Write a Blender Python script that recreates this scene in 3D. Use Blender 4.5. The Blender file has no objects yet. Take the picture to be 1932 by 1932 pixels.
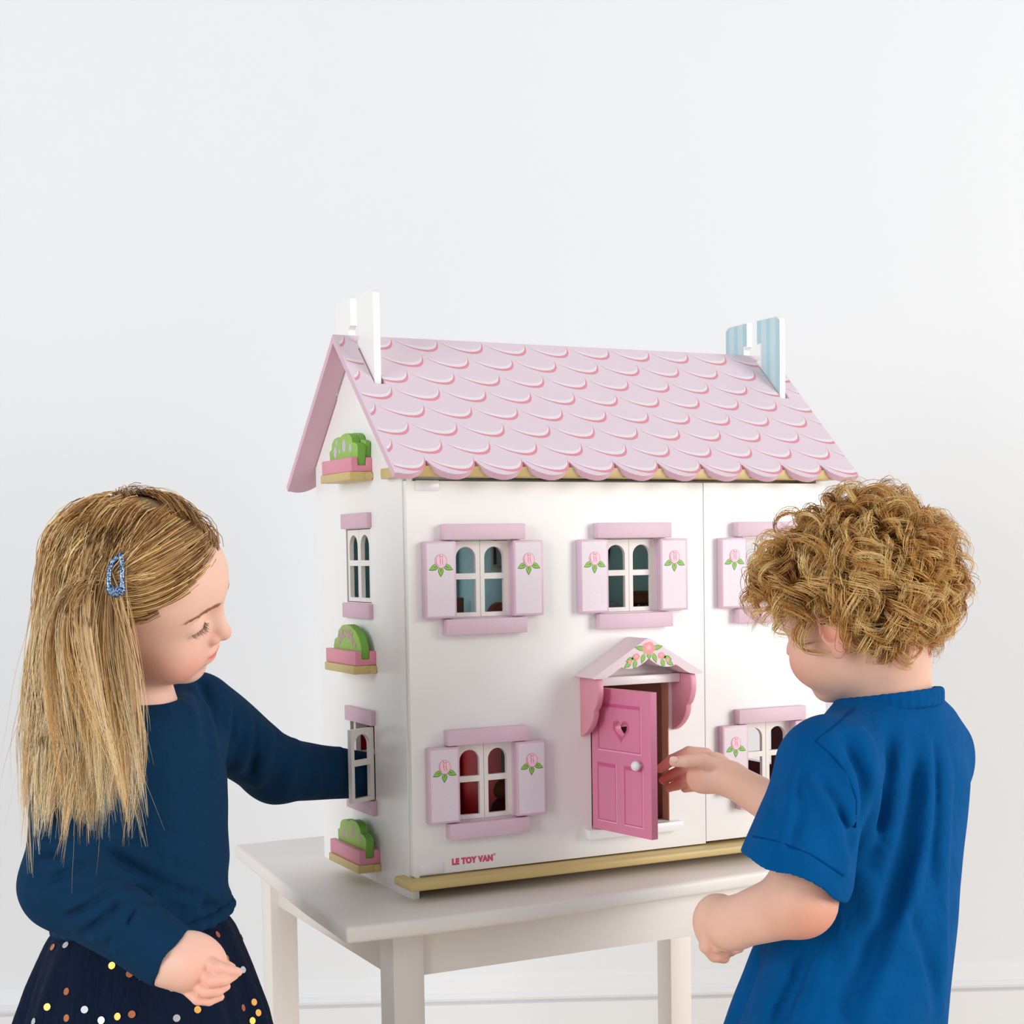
import bpy, bmesh, math, random
import numpy as np
from mathutils import Vector, Matrix

# ------------------------------------------------------------------ camera, world, lights, exposure
TH = 0.56                                   # height of the table top above the floor
SC = bpy.context.scene
COL = SC.collection
CAM_POS = np.array([-0.68599, -1.64138, 0.39539 + TH])
CAM_R = np.array([0.8945, -0.4468, -0.0156])
CAM_U = np.array([0.0394, 0.0441, 0.9982])
CAM_F = np.array([0.4453, 0.8936, -0.0571])
FOC, PCX, PCY = 2958.04, 966.0, 1210.8
cam = bpy.data.cameras.new('camera')
cam.sensor_fit = 'HORIZONTAL'
cam.sensor_width = 36.0
cam.lens = FOC / 1932.0 * 36.0
cam.shift_y = (PCY - 966.0) / 1932.0
cam.clip_start = 0.05
camo = bpy.data.objects.new('camera', cam)
COL.objects.link(camo)
_m = Matrix(((CAM_R[0], CAM_U[0], -CAM_F[0], CAM_POS[0]),
             (CAM_R[1], CAM_U[1], -CAM_F[1], CAM_POS[1]),
             (CAM_R[2], CAM_U[2], -CAM_F[2], CAM_POS[2]), (0, 0, 0, 1)))
camo.matrix_world = _m
SC.camera = camo

w = bpy.data.worlds.new('world')
SC.world = w
w.use_nodes = True
w.node_tree.nodes['Background'].inputs[0].default_value = (0.955, 0.978, 1.0, 1)
w.node_tree.nodes['Background'].inputs[1].default_value = 0.49

def area_light(name, loc, target, size, power, color=(1, 1, 1)):
    l = bpy.data.lights.new(name, 'AREA')
    l.shape = 'RECTANGLE'
    l.size, l.size_y = size
    l.energy = power
    l.color = color
    o = bpy.data.objects.new(name, l)
    COL.objects.link(o)
    o.location = loc
    d = Vector(target) - Vector(loc)
    o.rotation_euler = d.to_track_quat('-Z', 'Y').to_euler()
    return o
# tall window to the right of and behind the photographer, a smaller one far off to the left
area_light('window_light', (3.5, -3.7, 1.75), (0.35, 0.1, 0.8), (2.3, 2.6), 168, (1.0, 0.985, 0.965))
area_light('window_light_far', (-3.9, -1.55, 1.7), (0.0, 0.0, 0.8), (1.9, 2.3), 100, (0.92, 0.965, 1.0))

SC.view_settings.view_transform = 'Standard'
SC.view_settings.look = 'None'
SC.view_settings.gamma = 1.0
SC.view_settings.use_curve_mapping = False
SC.view_settings.exposure = 0.0

# ------------------------------------------------------------------ materials
def lin(c):
    c = c / 255.0
    return c / 12.92 if c <= 0.04045 else ((c + 0.055) / 1.055) ** 2.4
def rgb(r, g, b):
    return (lin(r), lin(g), lin(b), 1.0)
_mats = {}
def mat(name, col, rough=0.5, var=0.04, scale=40.0, bump=0.0, bscale=300.0, spec=0.5, metal=0.0,
        stretch=(1, 1, 1), sheen=0.0, sss=0.0):
    """painted / plain surface: colour with fine procedural variation and grain"""
    if name in _mats:
        return _mats[name]
    m = bpy.data.materials.new(name)
    m.use_nodes = True
    nt = m.node_tree
    b = nt.nodes['Principled BSDF']
    tc = nt.nodes.new('ShaderNodeTexCoord')
    mp = nt.nodes.new('ShaderNodeMapping')
    mp.inputs['Scale'].default_value = stretch
    nt.links.new(tc.outputs['Object'], mp.inputs['Vector'])
    nz = nt.nodes.new('ShaderNodeTexNoise')
    nz.inputs['Scale'].default_value = scale
    nz.inputs['Detail'].default_value = 4
    nt.links.new(mp.outputs[0], nz.inputs['Vector'])
    mx = nt.nodes.new('ShaderNodeMix')
    mx.data_type = 'RGBA'
    c = rgb(*col)
    mx.inputs[6].default_value = tuple(max(0, v * (1 - var)) for v in c[:3]) + (1,)
    mx.inputs[7].default_value = tuple(min(1, v * (1 + var)) for v in c[:3]) + (1,)
    nt.links.new(nz.outputs['Fac'], mx.inputs[0])
    nt.links.new(mx.outputs[2], b.inputs['Base Color'])
    b.inputs['Roughness'].default_value = rough
    b.inputs['Specular IOR Level'].default_value = spec
    b.inputs['Metallic'].default_value = metal
    if sheen:
        b.inputs['Sheen Weight'].default_value = sheen
        b.inputs['Sheen Roughness'].default_value = 0.5
    if sss:
        b.inputs['Subsurface Weight'].default_value = sss
        b.inputs['Subsurface Radius'].default_value = (0.008, 0.003, 0.0015)
        b.inputs['Subsurface Scale'].default_value = 0.6
    if bump:
        n2 = nt.nodes.new('ShaderNodeTexNoise')
        n2.inputs['Scale'].default_value = bscale
        n2.inputs['Detail'].default_value = 3
        nt.links.new(mp.outputs[0], n2.inputs['Vector'])
        bp = nt.nodes.new('ShaderNodeBump')
        bp.inputs['Strength'].default_value = bump
        bp.inputs['Distance'].default_value = 0.001
        nt.links.new(n2.outputs['Fac'], bp.inputs['Height'])
        nt.links.new(bp.outputs[0], b.inputs['Normal'])
        if sheen:
            n3 = nt.nodes.new('ShaderNodeTexNoise')
            n3.inputs['Scale'].default_value = 38
            n3.inputs['Detail'].default_value = 2
            n3.inputs['Distortion'].default_value = 0.8
            nt.links.new(mp.outputs[0], n3.inputs['Vector'])
            b3 = nt.nodes.new('ShaderNodeBump')
            b3.inputs['Strength'].default_value = 0.5
            b3.inputs['Distance'].default_value = 0.006
            nt.links.new(n3.outputs['Fac'], b3.inputs['Height'])
            nt.links.new(b3.outputs[0], bp.inputs['Normal'])
    _mats[name] = m
    return m

# ------------------------------------------------------------------ mesh helpers
def link(name, me, parent=None, m=None):
    o = bpy.data.objects.new(name, me)
    COL.objects.link(o)
    if parent is not None:
        o.parent = parent
    if m is not None:
        if isinstance(m, (list, tuple)):
            for x in m:
                me.materials.append(x)
        else:
            me.materials.append(m)
    return o
def empty(name, loc=(0, 0, 0), rz=0.0):
    o = bpy.data.objects.new(name, None)
    COL.objects.link(o)
    o.location = loc
    o.rotation_euler = (0, 0, rz)
    o.empty_display_size = 0.05
    return o
def tag(o, label, cat, group=None):
    o['label'] = label
    o['category'] = cat
    if group:
        o['group'] = group
    return o
def smooth(me, angle=None):
    me.polygons.foreach_set('use_smooth', [True] * len(me.polygons))
    if angle is not None:
        me.set_sharp_from_angle(angle=angle)
def bm_finish(bm, name):
    me = bpy.data.meshes.new(name)
    bmesh.ops.recalc_face_normals(bm, faces=bm.faces)
    bm.to_mesh(me)
    bm.free()
    return me
def box_mesh(name, x0, x1, y0, y1, z0, z1, bev=0.0012, seg=2):
    bm = bmesh.new()
    bmesh.ops.create_cube(bm, size=1.0)
    for v in bm.verts:
        v.co = Vector(((x0 + x1) / 2 + v.co.x * (x1 - x0), (y0 + y1) / 2 + v.co.y * (y1 - y0), (z0 + z1) / 2 + v.co.z * (z1 - z0)))
    if bev:
        bmesh.ops.bevel(bm, geom=list(bm.edges), offset=bev, segments=seg, affect='EDGES', profile=0.5)
    me = bm_finish(bm, name)
    smooth(me, math.radians(35))
    return me
def box(name, x0, x1, y0, y1, z0, z1, m, parent=None, bev=0.0012, seg=2):
    return link(name, box_mesh(name, x0, x1, y0, y1, z0, z1, bev, seg), parent, m)
def mapax(axis, a, b, d):
    """2-D point (a, b) and depth d to 3-D; axis = direction of extrusion"""
    return {'x': (d, a, b), 'y': (a, d, b), 'z': (a, b, d)}[axis]
def plate_mesh(name, outer, axis, d0, d1, holes=(), bev=0.0, seg=2):
    """flat board with outline `outer`, optional holes, extruded from d0 to d1"""
    bm = bmesh.new()
    edges = []
    for loop in [outer] + list(holes):
        vs = [bm.verts.new(mapax(axis, a, b, d0)) for a, b in loop]
        for i in range(len(vs)):
            edges.append(bm.edges.new((vs[i], vs[(i + 1) % len(vs)])))
    if holes:
        bmesh.ops.triangle_fill(bm, use_beauty=True, use_dissolve=True, edges=edges)
    else:
        bm.faces.new(bm.verts[:])
    r = bmesh.ops.extrude_face_region(bm, geom=list(bm.faces))
    dv = Vector(mapax(axis, 0, 0, d1 - d0))
    for v in [g for g in r['geom'] if isinstance(g, bmesh.types.BMVert)]:
        v.co += dv
    bmesh.ops.recalc_face_normals(bm, faces=bm.faces)
    if bev:
        es = [e for e in bm.edges if len(e.link_faces) == 2 and e.calc_face_angle(0) > math.radians(50)]
        bmesh.ops.bevel(bm, geom=es, offset=bev, segments=seg, affect='EDGES', profile=0.5, clamp_overlap=True)
    me = bm_finish(bm, name)
    smooth(me, math.radians(35))
    return me
def plate(name, outer, axis, d0, d1, m, parent=None, holes=(), bev=0.0, seg=2):
    return link(name, plate_mesh(name, outer, axis, d0, d1, holes, bev, seg), parent, m)
def rect(a0, a1, b0, b1):
    return [(a0, b0), (a1, b0), (a1, b1), (a0, b1)]
def arc(cx, cy, r, t0, t1, n):
    return [(cx + r * math.cos(t0 + (t1 - t0) * i / n), cy + r * math.sin(t0 + (t1 - t0) * i / n)) for i in range(n + 1)]
def print_mesh(name, shapes, fn):
    """flat print: list of (polygon, layer, material index); fn(a, b, layer) gives the 3-D point"""
    vs, fs, mi = [], [], []
    for poly, layer, k in shapes:
        n0 = len(vs)
        vs += [fn(a, b, layer) for a, b in poly]
        fs.append(list(range(n0, n0 + len(poly))))
        mi.append(k)
    me = bpy.data.meshes.new(name)
    me.from_pydata(vs, [], fs)
    me.polygons.foreach_set('material_index', mi)
    me.update()
    return me
def lathe_mesh(name, prof, n=24):
    vs, fs = [], []
    for r, z in prof:
        for i in range(n):
            t = 2 * math.pi * i / n
            vs.append((r * math.cos(t), r * math.sin(t), z))
    for j in range(len(prof) - 1):
        for i in range(n):
            fs.append((j * n + i, j * n + (i + 1) % n, (j + 1) * n + (i + 1) % n, (j + 1) * n + i))
    fs.append(list(range(n))[::-1])
    fs.append([(len(prof) - 1) * n + i for i in range(n)])
    me = bpy.data.meshes.new(name)
    me.from_pydata(vs, [], fs)
    smooth(me, math.radians(50))
    return me

# ------------------------------------------------------------------ the setting
wall_dir = Vector((1.716, -0.7786, 0)).normalized()
wall_n = Vector((wall_dir.y, -wall_dir.x, 0)) * 1.0          # towards the camera side
if wall_n.y > 0:
    wall_n = -wall_n
wall_p = Vector((0.2553, 1.0153, 0)) - wall_n * 0.012
ang = math.atan2(wall_dir.y, wall_dir.x)
M_WALL = mat('matt white wall paint', (230, 232, 235), 0.85, 0.01, 3.0, 0.05, 220)
M_SKIRT = mat('white gloss skirting paint', (231, 232, 234), 0.5, 0.012, 8.0)
M_FLOOR = mat('pale oak floor', (224, 208, 190), 0.5, 0.08, 6.0, 0.1, 60, stretch=(1, 12, 1))
wr = box('wall_back', -4, 4, 0, 0.1, 0, 3.2, M_WALL, None, 0)
wr.location = wall_p
wr.rotation_euler = (0, 0, ang)
wr['kind'] = 'structure'
# skirting: plain board with a torus moulding and a thin upper fillet
prof = [(0, 0), (-0.016, 0), (-0.016, 0.1365), (-0.0085, 0.1390), (-0.0085, 0.1425), (-0.0175, 0.1440), (-0.0190, 0.149), (-0.0155, 0.154),
        (-0.011, 0.157), (-0.0095, 0.1625), (-0.0085, 0.170), (-0.006, 0.175), (-0.0055, 0.180), (-0.002, 0.186), (0, 0.188)]
sk = plate('baseboard_back', prof, 'x', -4, 4, M_SKIRT, None)
sk.location = wall_p
sk.rotation_euler = (0, 0, ang)
sk['kind'] = 'structure'
fl = box('floor', -4, 4, -4.5, 0.1, -0.05, 0, M_FLOOR, None, 0)
fl.location = wall_p
fl.rotation_euler = (0, 0, ang)
fl['kind'] = 'structure'
# ------------------------------------------------------------------ table
M_TABLE = mat('white painted wood', (236, 229, 223), 0.42, 0.02, 14, 0.12, 90, stretch=(1, 14, 14))
M_TABLEV = mat('white painted wood upright', (236, 229, 223), 0.42, 0.02, 14, 0.12, 90, stretch=(14, 14, 1))
table = empty('table', (0.29, 0.17, 0))
tag(table, 'white painted wooden table carrying the dollhouse', 'table')
def tb(name, x0, x1, y0, y1, z0, z1, m, bev=0.002):
    return box(name, x0 - 0.29, x1 - 0.29, y0 - 0.17, y1 - 0.17, z0, z1, m, table, bev)
top = [(-0.1157, -0.089), (-0.02, -0.0955), (0.10, -0.0945), (0.25, -0.0855), (0.4058, -0.0735), (0.56, -0.066), (0.672, -0.062),
       (0.690, 0.08), (0.690, 0.26), (0.672, 0.44), (0.55, 0.448), (0.30, 0.450), (0.05, 0.446), (-0.079, 0.443), (-0.094, 0.257), (-0.1085, 0.072)]
plate('tabletop', [(a - 0.29, b - 0.17) for a, b in top], 'z', TH - 0.0185, TH, M_TABLE, table, (), 0.005, 3)
for x0, y0 in ((-0.050, -0.060), (-0.0557, 0.360), (0.580, -0.045), (0.580, 0.372)):
    tb('leg', x0, x0 + 0.0375, y0, y0 + 0.040, 0, TH - 0.0185, M_TABLEV)
tb('apron', -0.0125, 0.58, -0.052, -0.034, TH - 0.074, TH - 0.0185, M_TABLE, 0.001)
tb('apron', -0.0182, 0.58, 0.378, 0.396, TH - 0.074, TH - 0.0185, M_TABLE, 0.001)
tb('apron', -0.044, -0.026, -0.02, 0.36, TH - 0.074, TH - 0.0185, M_TABLE, 0.001)
tb('apron', 0.594, 0.612, -0.005, 0.372, TH - 0.074, TH - 0.0185, M_TABLE, 0.001)

# ------------------------------------------------------------------ dollhouse
M_WHITE = mat('satin white paint', (244, 242, 240), 0.30, 0.01, 20, 0.03, 260)
M_TRIMP = mat('pale pink stained wood', (223, 193, 207), 0.45, 0.05, 30, 0.22, 130, stretch=(1, 1, 16))
M_SHUT = mat('shutter pink paint', (219, 188, 204), 0.42, 0.03, 40)
M_SHUTF = mat('shutter face pale lilac pink', (232, 219, 227), 0.42, 0.02, 40)
M_DOT = mat('white dot print', (243, 232, 240), 0.5, 0.0)
M_CASE = mat('warm white casement paint', (238, 232, 226), 0.4, 0.01)
M_ROOF = mat('roof pale pink paint', (227, 207, 217), 0.38, 0.02, 30)
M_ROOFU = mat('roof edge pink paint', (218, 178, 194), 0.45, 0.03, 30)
M_RSTR = mat('roof scale rose print', (224, 142, 156), 0.4, 0.03, 60)
M_RWHT = mat('roof scale white print', (234, 226, 230), 0.4, 0.03, 200)
M_GOLD = mat('straw yellow stained wood', (206, 182, 118), 0.4, 0.06, 25, 0.1, 120, stretch=(1, 10, 10))
M_GOLDT = mat('raw orange wood', (214, 168, 112), 0.5, 0.06, 25, 0.1, 120, stretch=(1, 10, 10))
M_DOOR = mat('door rose pink paint', (220, 130, 162), 0.40, 0.02, 40)
M_DOORL = mat('door deep pink line print', (206, 92, 136), 0.45, 0.02, 40)
M_DOORH = mat('door pale line print', (238, 172, 200), 0.45, 0.02, 40)
M_PORCH = mat('porch bracket pink paint', (224, 152, 168), 0.40, 0.02, 40)
M_CANOPY = mat('canopy pale pink paint', (232, 212, 218), 0.42, 0.02, 40)
M_LEAF = mat('leaf green print', (142, 196, 86), 0.5, 0.05, 200)
M_LEAFD = mat('leaf dark outline print', (64, 118, 42), 0.5, 0.05, 200)
M_BUD = mat('rosebud pale pink print', (247, 208, 222), 0.5, 0.03, 200)
M_BUDL = mat('rosebud outline print', (222, 92, 132), 0.5, 0.03, 200)
M_ROSE = mat('rose coral print', (240, 158, 156), 0.5, 0.06, 300)
M_TEXT = mat('pink lettering print', (214, 84, 116), 0.5, 0.0)
M_TEXTG = mat('grey lettering print', (170, 160, 165), 0.5, 0.0)
M_HINGE = mat('white hinge plastic', (242, 242, 244), 0.25, 0.0)
M_BLUE = mat('pale blue stripe print', (200, 220, 223), 0.4, 0.02, 40)
M_BLUED = mat('deeper blue stripe print', (174, 211, 218), 0.4, 0.02, 40)
M_PAPER_T = mat('teal wallpaper', (176, 226, 232), 0.6, 0.10, 90)
M_PAPER_T2 = mat('sea green wallpaper', (172, 224, 224), 0.6, 0.10, 30, stretch=(6, 1, 0.1))
M_PAPER_R = mat('red wallpaper', (224, 34, 46), 0.6, 0.05, 40)
M_PAPER_L = mat('lilac floral wallpaper', (222, 172, 206), 0.6, 0.22, 110)
M_PAPER_B = mat('brown wallpaper', (182, 116, 98), 0.6, 0.1, 40)
M_PAPER_D = mat('dark red wallpaper', (128, 44, 56), 0.6, 0.15, 70, stretch=(3, 1, 1))
M_PAPER_W = mat('white striped wallpaper', (230, 224, 214), 0.6, 0.03, 30)
M_INFLOOR = mat('brown wooden floor', (158, 108, 68), 0.5, 0.15, 20, stretch=(1, 9, 1))
M_BROWN = mat('brown toy wood', (134, 76, 44), 0.45, 0.15, 25, stretch=(1, 6, 1))

W_, D_ = 0.589, 0.2974
house = empty('dollhouse', (0, 0, TH))
tag(house, 'white wooden dollhouse with pink scalloped roof and shuttered windows on the table', 'dollhouse')
T_ = 0.0085
RIDGE_Y, RIDGE_Z, EAVE_Y, EAVE_Z = 0.1487, 0.659, -0.040, 0.483
RS = (RIDGE_Z - EAVE_Z) / (RIDGE_Y - EAVE_Y)
def roof_z(y):                                 # outer roof surface
    return RIDGE_Z - abs(y - RIDGE_Y) * RS
# side walls run up into the chimneys that stand through slots in the roof
def side_outline():
    o = [(T_ + 0.0005, 0.0), (D_, 0.0), (D_, roof_z(D_) - 0.0125), (0.2118, roof_z(0.2118) - 0.0125), (0.2118, 0.699)]
    o += [(0.2118 - 0.008 + 0.008 * math.cos(t), 0.697 + 0.008 * math.sin(t)) for t in (0.3, 0.8, 1.2)]
    o += [(0.1605, 0.705), (0.1605, 0.6725), (0.164, 0.6715), (0.1672, 0.668), (0.1675, 0.660), (0.164, 0.652), (0.1560, 0.6475), (0.1487, 0.6465),
          (0.1410, 0.6475), (0.134, 0.652), (0.1302, 0.660), (0.1306, 0.668), (0.134, 0.6715), (0.1375, 0.6725), (0.1375, 0.705)]
    o += [(0.0855 + 0.008 - 0.008 * math.cos(t), 0.697 + 0.008 * math.sin(t)) for t in (1.2, 0.8, 0.3)]
    o += [(0.0855, 0.6005), (0.0855, roof_z(0.0855) - 0.0125), (T_ + 0.0005, roof_z(T_) - 0.0125)]
    return o
LY0, LY1 = 0.109, 0.190                        # side window openings
WZ = ((0.337, 0.4265), (0.100, 0.1895))
so = side_outline()
side_holes = [rect(LY0, LY1, a, b) for a, b in WZ]
plate('wall_panel', so, 'x', 0.0, T_, M_WHITE, house, side_holes)
rw = plate('wall_panel', so, 'x', W_ - T_, W_, M_WHITE, house, side_holes)
# the strip of the left wall in front of the door panel's hinge line and the wall foot
box('wall_foot', 0.0, T_, 0.0002, T_ + 0.0004, 0.0, 0.0138, M_WHITE, house, 0.0004)
box('wall_foot', W_ - T_, W_, 0.0002, T_ + 0.0004, 0.0, 0.0138, M_WHITE, house, 0.0004)
# chimney stripes (print on the right wall's inner face)
def stripes():
    sh = []
    for y0, y1, z0 in ((0.1618, 0.2110, 0.669), (0.0862, 0.1368, 0.0)):
        n = 0
        y = y0
        while y < y1 - 0.001:
            wdt = 0.0085 if n % 2 == 0 else 0.012
            ye = min(y + wdt, y1)
            za, zb = [max(z0, roof_z(min(t, 0.1487) if z0 == 0 else 0.17)) + 0.0005 for t in (y, ye)]
            za, zb = (roof_z(y) + 0.0003, roof_z(ye) + 0.0003)
            if z0 == 0 and ye > 0.1300:
                za = max(za, 0.6735); zb = max(zb, 0.6735)
            if z0 > 0 and y < 0.168:
                za = max(za, 0.6735); zb = max(zb, 0.6735)
            zt0 = 0.704 - (0.005 if (z0 == 0 and y < 0.088) else 0)
            zt1 = 0.704 - (0.005 if (z0 > 0 and ye > 0.209) else 0)
            sh.append(([(y, za), (ye, zb), (ye, zt1), (y, zt0)], 0, n % 2))
            y = ye
            n += 1
    return sh
link('stripe_print', print_mesh('stripe_print', stripes(), lambda a, b, l: (W_ - T_ - 0.0003, a, b)), rw, [M_BLUED, M_BLUE])
# back wall, floors, partitions
bh = [rect(0.112, 0.188, 0.07, 0.215), rect(0.112, 0.188, 0.305, 0.45), rect(0.212, 0.300, 0.07, 0.215), rect(0.212, 0.300, 0.305, 0.45),
      rect(0.405, 0.485, 0.07, 0.215), rect(0.405, 0.485, 0.305, 0.45)]  # openings added in the back wall to let light into the rooms
plate('back_panel', rect(T_, W_ - T_, 0.0, 0.487), 'y', D_ - 0.006, D_, M_WHITE, house, bh)
box('floor_board', T_, W_ - T_, 0.012, D_ - 0.006, 0.016, 0.024, M_INFLOOR, house, 0.0003)
box('floor_board', T_, W_ - T_, 0.012, D_ - 0.006, 0.250, 0.258, M_INFLOOR, house, 0.0003)
box('floor_board', T_, W_ - T_, 0.048, D_ - 0.006, 0.480, 0.487, M_WHITE, house, 0.0003)
for x in (0.198, 0.392):
    for z0, z1 in ((0.024, 0.250), (0.258, 0.480)):
        box('partition', x, x + 0.006, 0.030, D_ - 0.006, z0, z1, M_PAPER_W, house, 0.0003)
yb = D_ - 0.0062
rooms = ((T_, 0.198, 0, M_PAPER_R, bh[0]), (0.204, 0.392, 0, M_PAPER_B, bh[2]), (0.398, W_ - T_, 0, M_PAPER_D, bh[4]),
         (T_, 0.198, 1, M_PAPER_T, bh[1]), (0.204, 0.392, 1, M_PAPER_T2, bh[3]), (0.398, W_ - T_, 1, M_PAPER_W, bh[5]))
for (x0, x1, fl_, m_, h_) in rooms:
    z0, z1 = ((0.0242, 0.2498), (0.2582, 0.4798))[fl_]
    wz = (WZ[1], WZ[0])[fl_]
    plate('wallpaper', rect(x0, x1, z0, z1), 'y', yb - 0.001, yb, m_, house, [h_])
    last = x1 > 0.5
    plate('wallpaper', rect(0.031, yb - 0.001, z0, z1), 'x', x1 - 0.0010, x1 - 0.0002, m_, house, [rect(LY0, LY1, *wz)] if last else ())
    if x0 < 0.1:
        plate('wallpaper', rect(0.03, yb - 0.001, z0, z1), 'x', T_ + 0.0002, T_ + 0.0010, m_, house, [rect(LY0, LY1, *wz)])
plate('wallpaper', rect(0.032, 0.118, 0.0243, 0.2497), 'x', 0.1962, 0.1969, M_PAPER_L, house)
plate('doorway', rect(0.146, 0.166, 0.0243, 0.172), 'x', 0.1962, 0.1969, mat('doorway shade colour', (42, 38, 36), 0.6, 0.05), house)  # flat dark plate stands in for the unlit opening
plate('doorway_edge', rect(0.1415, 0.1455, 0.0243, 0.172), 'x', 0.1955, 0.1969, M_WHITE, house)
# front door panels
XS = 0.4005
WX = (0.0940, 0.2945, 0.4952)                  # window centres
HW = 0.0375                                     # half width of an opening
UP, LO = (0.3205, 0.4098), (0.0850, 0.1740)
DX0, DX1, DZ0, DZ1 = 0.2360, 0.3465, 0.0600, 0.2350
fh1 = [rect(WX[0] - HW, WX[0] + HW, *UP), rect(WX[1] - HW, WX[1] + HW, *UP), rect(WX[0] - HW, WX[0] + HW, *LO), rect(DX0, DX1, DZ0, DZ1)]
fh2 = [rect(WX[2] - HW, WX[2] + HW, *UP), rect(WX[2] - HW, WX[2] + HW, *LO)]
fp1 = plate('front_panel', rect(0.0016, XS - 0.0008, 0.0262, 0.4775), 'y', 0.0, T_, M_WHITE, house, fh1)
fp2 = plate('front_panel', rect(XS + 0.0004, W_ - 0.0016, 0.0285, 0.4775), 'y', 0.0, T_, M_WHITE, house, fh2)
# ledges
lg = box('ledge', -0.0125, W_ + 0.0125, -0.0250, 0.0270, 0.0140, 0.0243, M_GOLD, house, 0.003, 3)
box('ledge', -0.0105, W_ + 0.0105, -0.0260, 0.0475, 0.4815, 0.4935, M_GOLD, house, 0.0015, 2)
# roof
RX0, RX1 = -0.0275, 0.6145
CUSP_Y = -0.022
TH_R = 0.0078
sl = math.hypot(1, RS)                          # slope length per unit y
def roof_pt(x, y, up=0.0, back=False):
    z = RIDGE_Z - (RIDGE_Y - y) * RS
    nx = Vector((0, -RS / sl, 1 / sl)) * up
    p = Vector((x, y, z)) + nx
    if back:
        p.y = 2 * RIDGE_Y - p.y
    return p
P_ = 0.0608
def eave_outline(n=9):
    pts = []
    k = 0
    x = 0.017 - P_
    while x < RX1 + 0.001:
        for i in range(n + 1):
            t = i / n
            xx = x + P_ * t
            if RX0 <= xx <= RX1:
                sag = 0.0178 * math.sin(math.pi * t) ** 0.62
                pts.append((xx, CUSP_Y - sag))
        x += P_
    out = []
    for p in pts:
        if not out or abs(out[-1][0] - p[0]) > 1e-5:
            out.append(p)
    return [(RX0, out[0][1])] + [p for p in out if RX0 + 0.001 < p[0] < RX1 - 0.001] + [(RX1, out[-1][1])]
def roof_mesh(back):
    bm = bmesh.new()
    eo = eave_outline()
    slots = [rect(-0.0025, T_ + 0.0030, 0.0795, RIDGE_Y - 0.0185), rect(W_ - T_ - 0.0020, W_ + 0.0030, 0.0795, RIDGE_Y - 0.0185)]
    outer = eo + [(RX1, RIDGE_Y), (RX0, RIDGE_Y)]
    edges = []
    for lp in [outer] + slots:
        vs = [bm.verts.new((a, b, 0)) for a, b in lp]
        for i in range(len(vs)):
            edges.append(bm.edges.new((vs[i], vs[(i + 1) % len(vs)])))
    bmesh.ops.triangle_fill(bm, use_beauty=True, use_dissolve=True, edges=edges)
    r = bmesh.ops.extrude_face_region(bm, geom=list(bm.faces))
    for v in [g for g in r['geom'] if isinstance(g, bmesh.types.BMVert)]:
        v.co.z = -1
    for v in bm.verts:
        low = v.co.z < -0.5
        y = v.co.y
        p = roof_pt(v.co.x, y, 0.0)
        if low:
            if y > RIDGE_Y - 1e-6:
                p.z -= TH_R * sl
            else:
                p = roof_pt(v.co.x, y, -TH_R)
        if back:
            p.y = 2 * RIDGE_Y - p.y
        v.co = p
    bmesh.ops.recalc_face_normals(bm, faces=bm.faces)
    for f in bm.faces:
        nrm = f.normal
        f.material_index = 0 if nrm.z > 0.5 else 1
    me = bpy.data.meshes.new('roof_panel')
    bm.to_mesh(me)
    bm.free()
    smooth(me, math.radians(35))
    return me
def bez(p, t):
    a, b, c, d = p
    s = 1 - t
    return tuple(a[i] * s ** 3 + 3 * b[i] * s * s * t + 3 * c[i] * s * t * t + d[i] * t ** 3 for i in (0, 1))
def clip_poly(poly, x0, x1):
    def half(pl, xc, keep_gt):
        out = []
        for i in range(len(pl)):
            a, b = pl[i], pl[(i + 1) % len(pl)]
            ia, ib = ((a[0] >= xc) == keep_gt), ((b[0] >= xc) == keep_gt)
            if ia:
                out.append(a)
            if ia != ib:
                t = (xc - a[0]) / (b[0] - a[0])
                out.append((xc, a[1] + t * (b[1] - a[1])))
        return out
    pl = half(poly, x0, True)
    return half(pl, x1, False) if len(pl) > 2 else []
def scale_shapes():
    sh = []
    n = 14
    ry = 0.0239
    for row in range(8):
        ty = CUSP_Y + ry * row + (0.0022 if row == 0 else 0)
        off = 0.5 if row % 2 else 0.0
        for k in range(-1, 11):
            x0 = 0.017 + P_ * (k - off)
            c = [(x0 + 0.05 * P_, ty - 0.0010), (x0 + 0.40 * P_, ty - 0.0170), (x0 + 1.00 * P_, ty - 0.0260), (x0 + 0.985 * P_, ty + 0.0030)]
            lo, mi_, hi = [], [], []
            for i in range(n + 1):
                t = i / n
                a, b = bez(c, t)
                s = math.sin(math.pi * t) ** 0.75
                lo.append((a, b))
                mi_.append((a - 0.0034 * s * t ** 3, b + 0.0050 * s * (0.12 + 0.88 * t)))
                hi.append((a - 0.0062 * s * t ** 3, b + 0.0050 * s * (0.12 + 0.88 * t) + 0.0040 * s))
            for lower, upper, k2 in ((lo, mi_, 0), (mi_, hi, 1)):
                for i in range(n):
                    quad = [lower[i], lower[i + 1], upper[i + 1], upper[i]]
                    quad = clip_poly(quad, RX0 + 0.003, RX1 - 0.001)
                    if len(quad) < 3:
                        continue
                    cx = sum(q[0] for q in quad) / len(quad)
                    cy = sum(q[1] for q in quad) / len(quad)
                    if cy > RIDGE_Y - 0.0015 or ((-0.0035 < cx < T_ + 0.004 or W_ - T_ - 0.003 < cx < W_ + 0.004) and 0.0785 < cy < RIDGE_Y - 0.017):
                        continue
                    sh.append((quad, 0, k2))
    return sh
rf = link('roof_panel', roof_mesh(False), house, [M_ROOF, M_ROOFU])
rb = link('roof_panel', roof_mesh(True), house, [M_ROOF, M_ROOFU])
pm = print_mesh('scale_print', scale_shapes(), lambda a, b, l: roof_pt(a, b, 0.00018))
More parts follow.
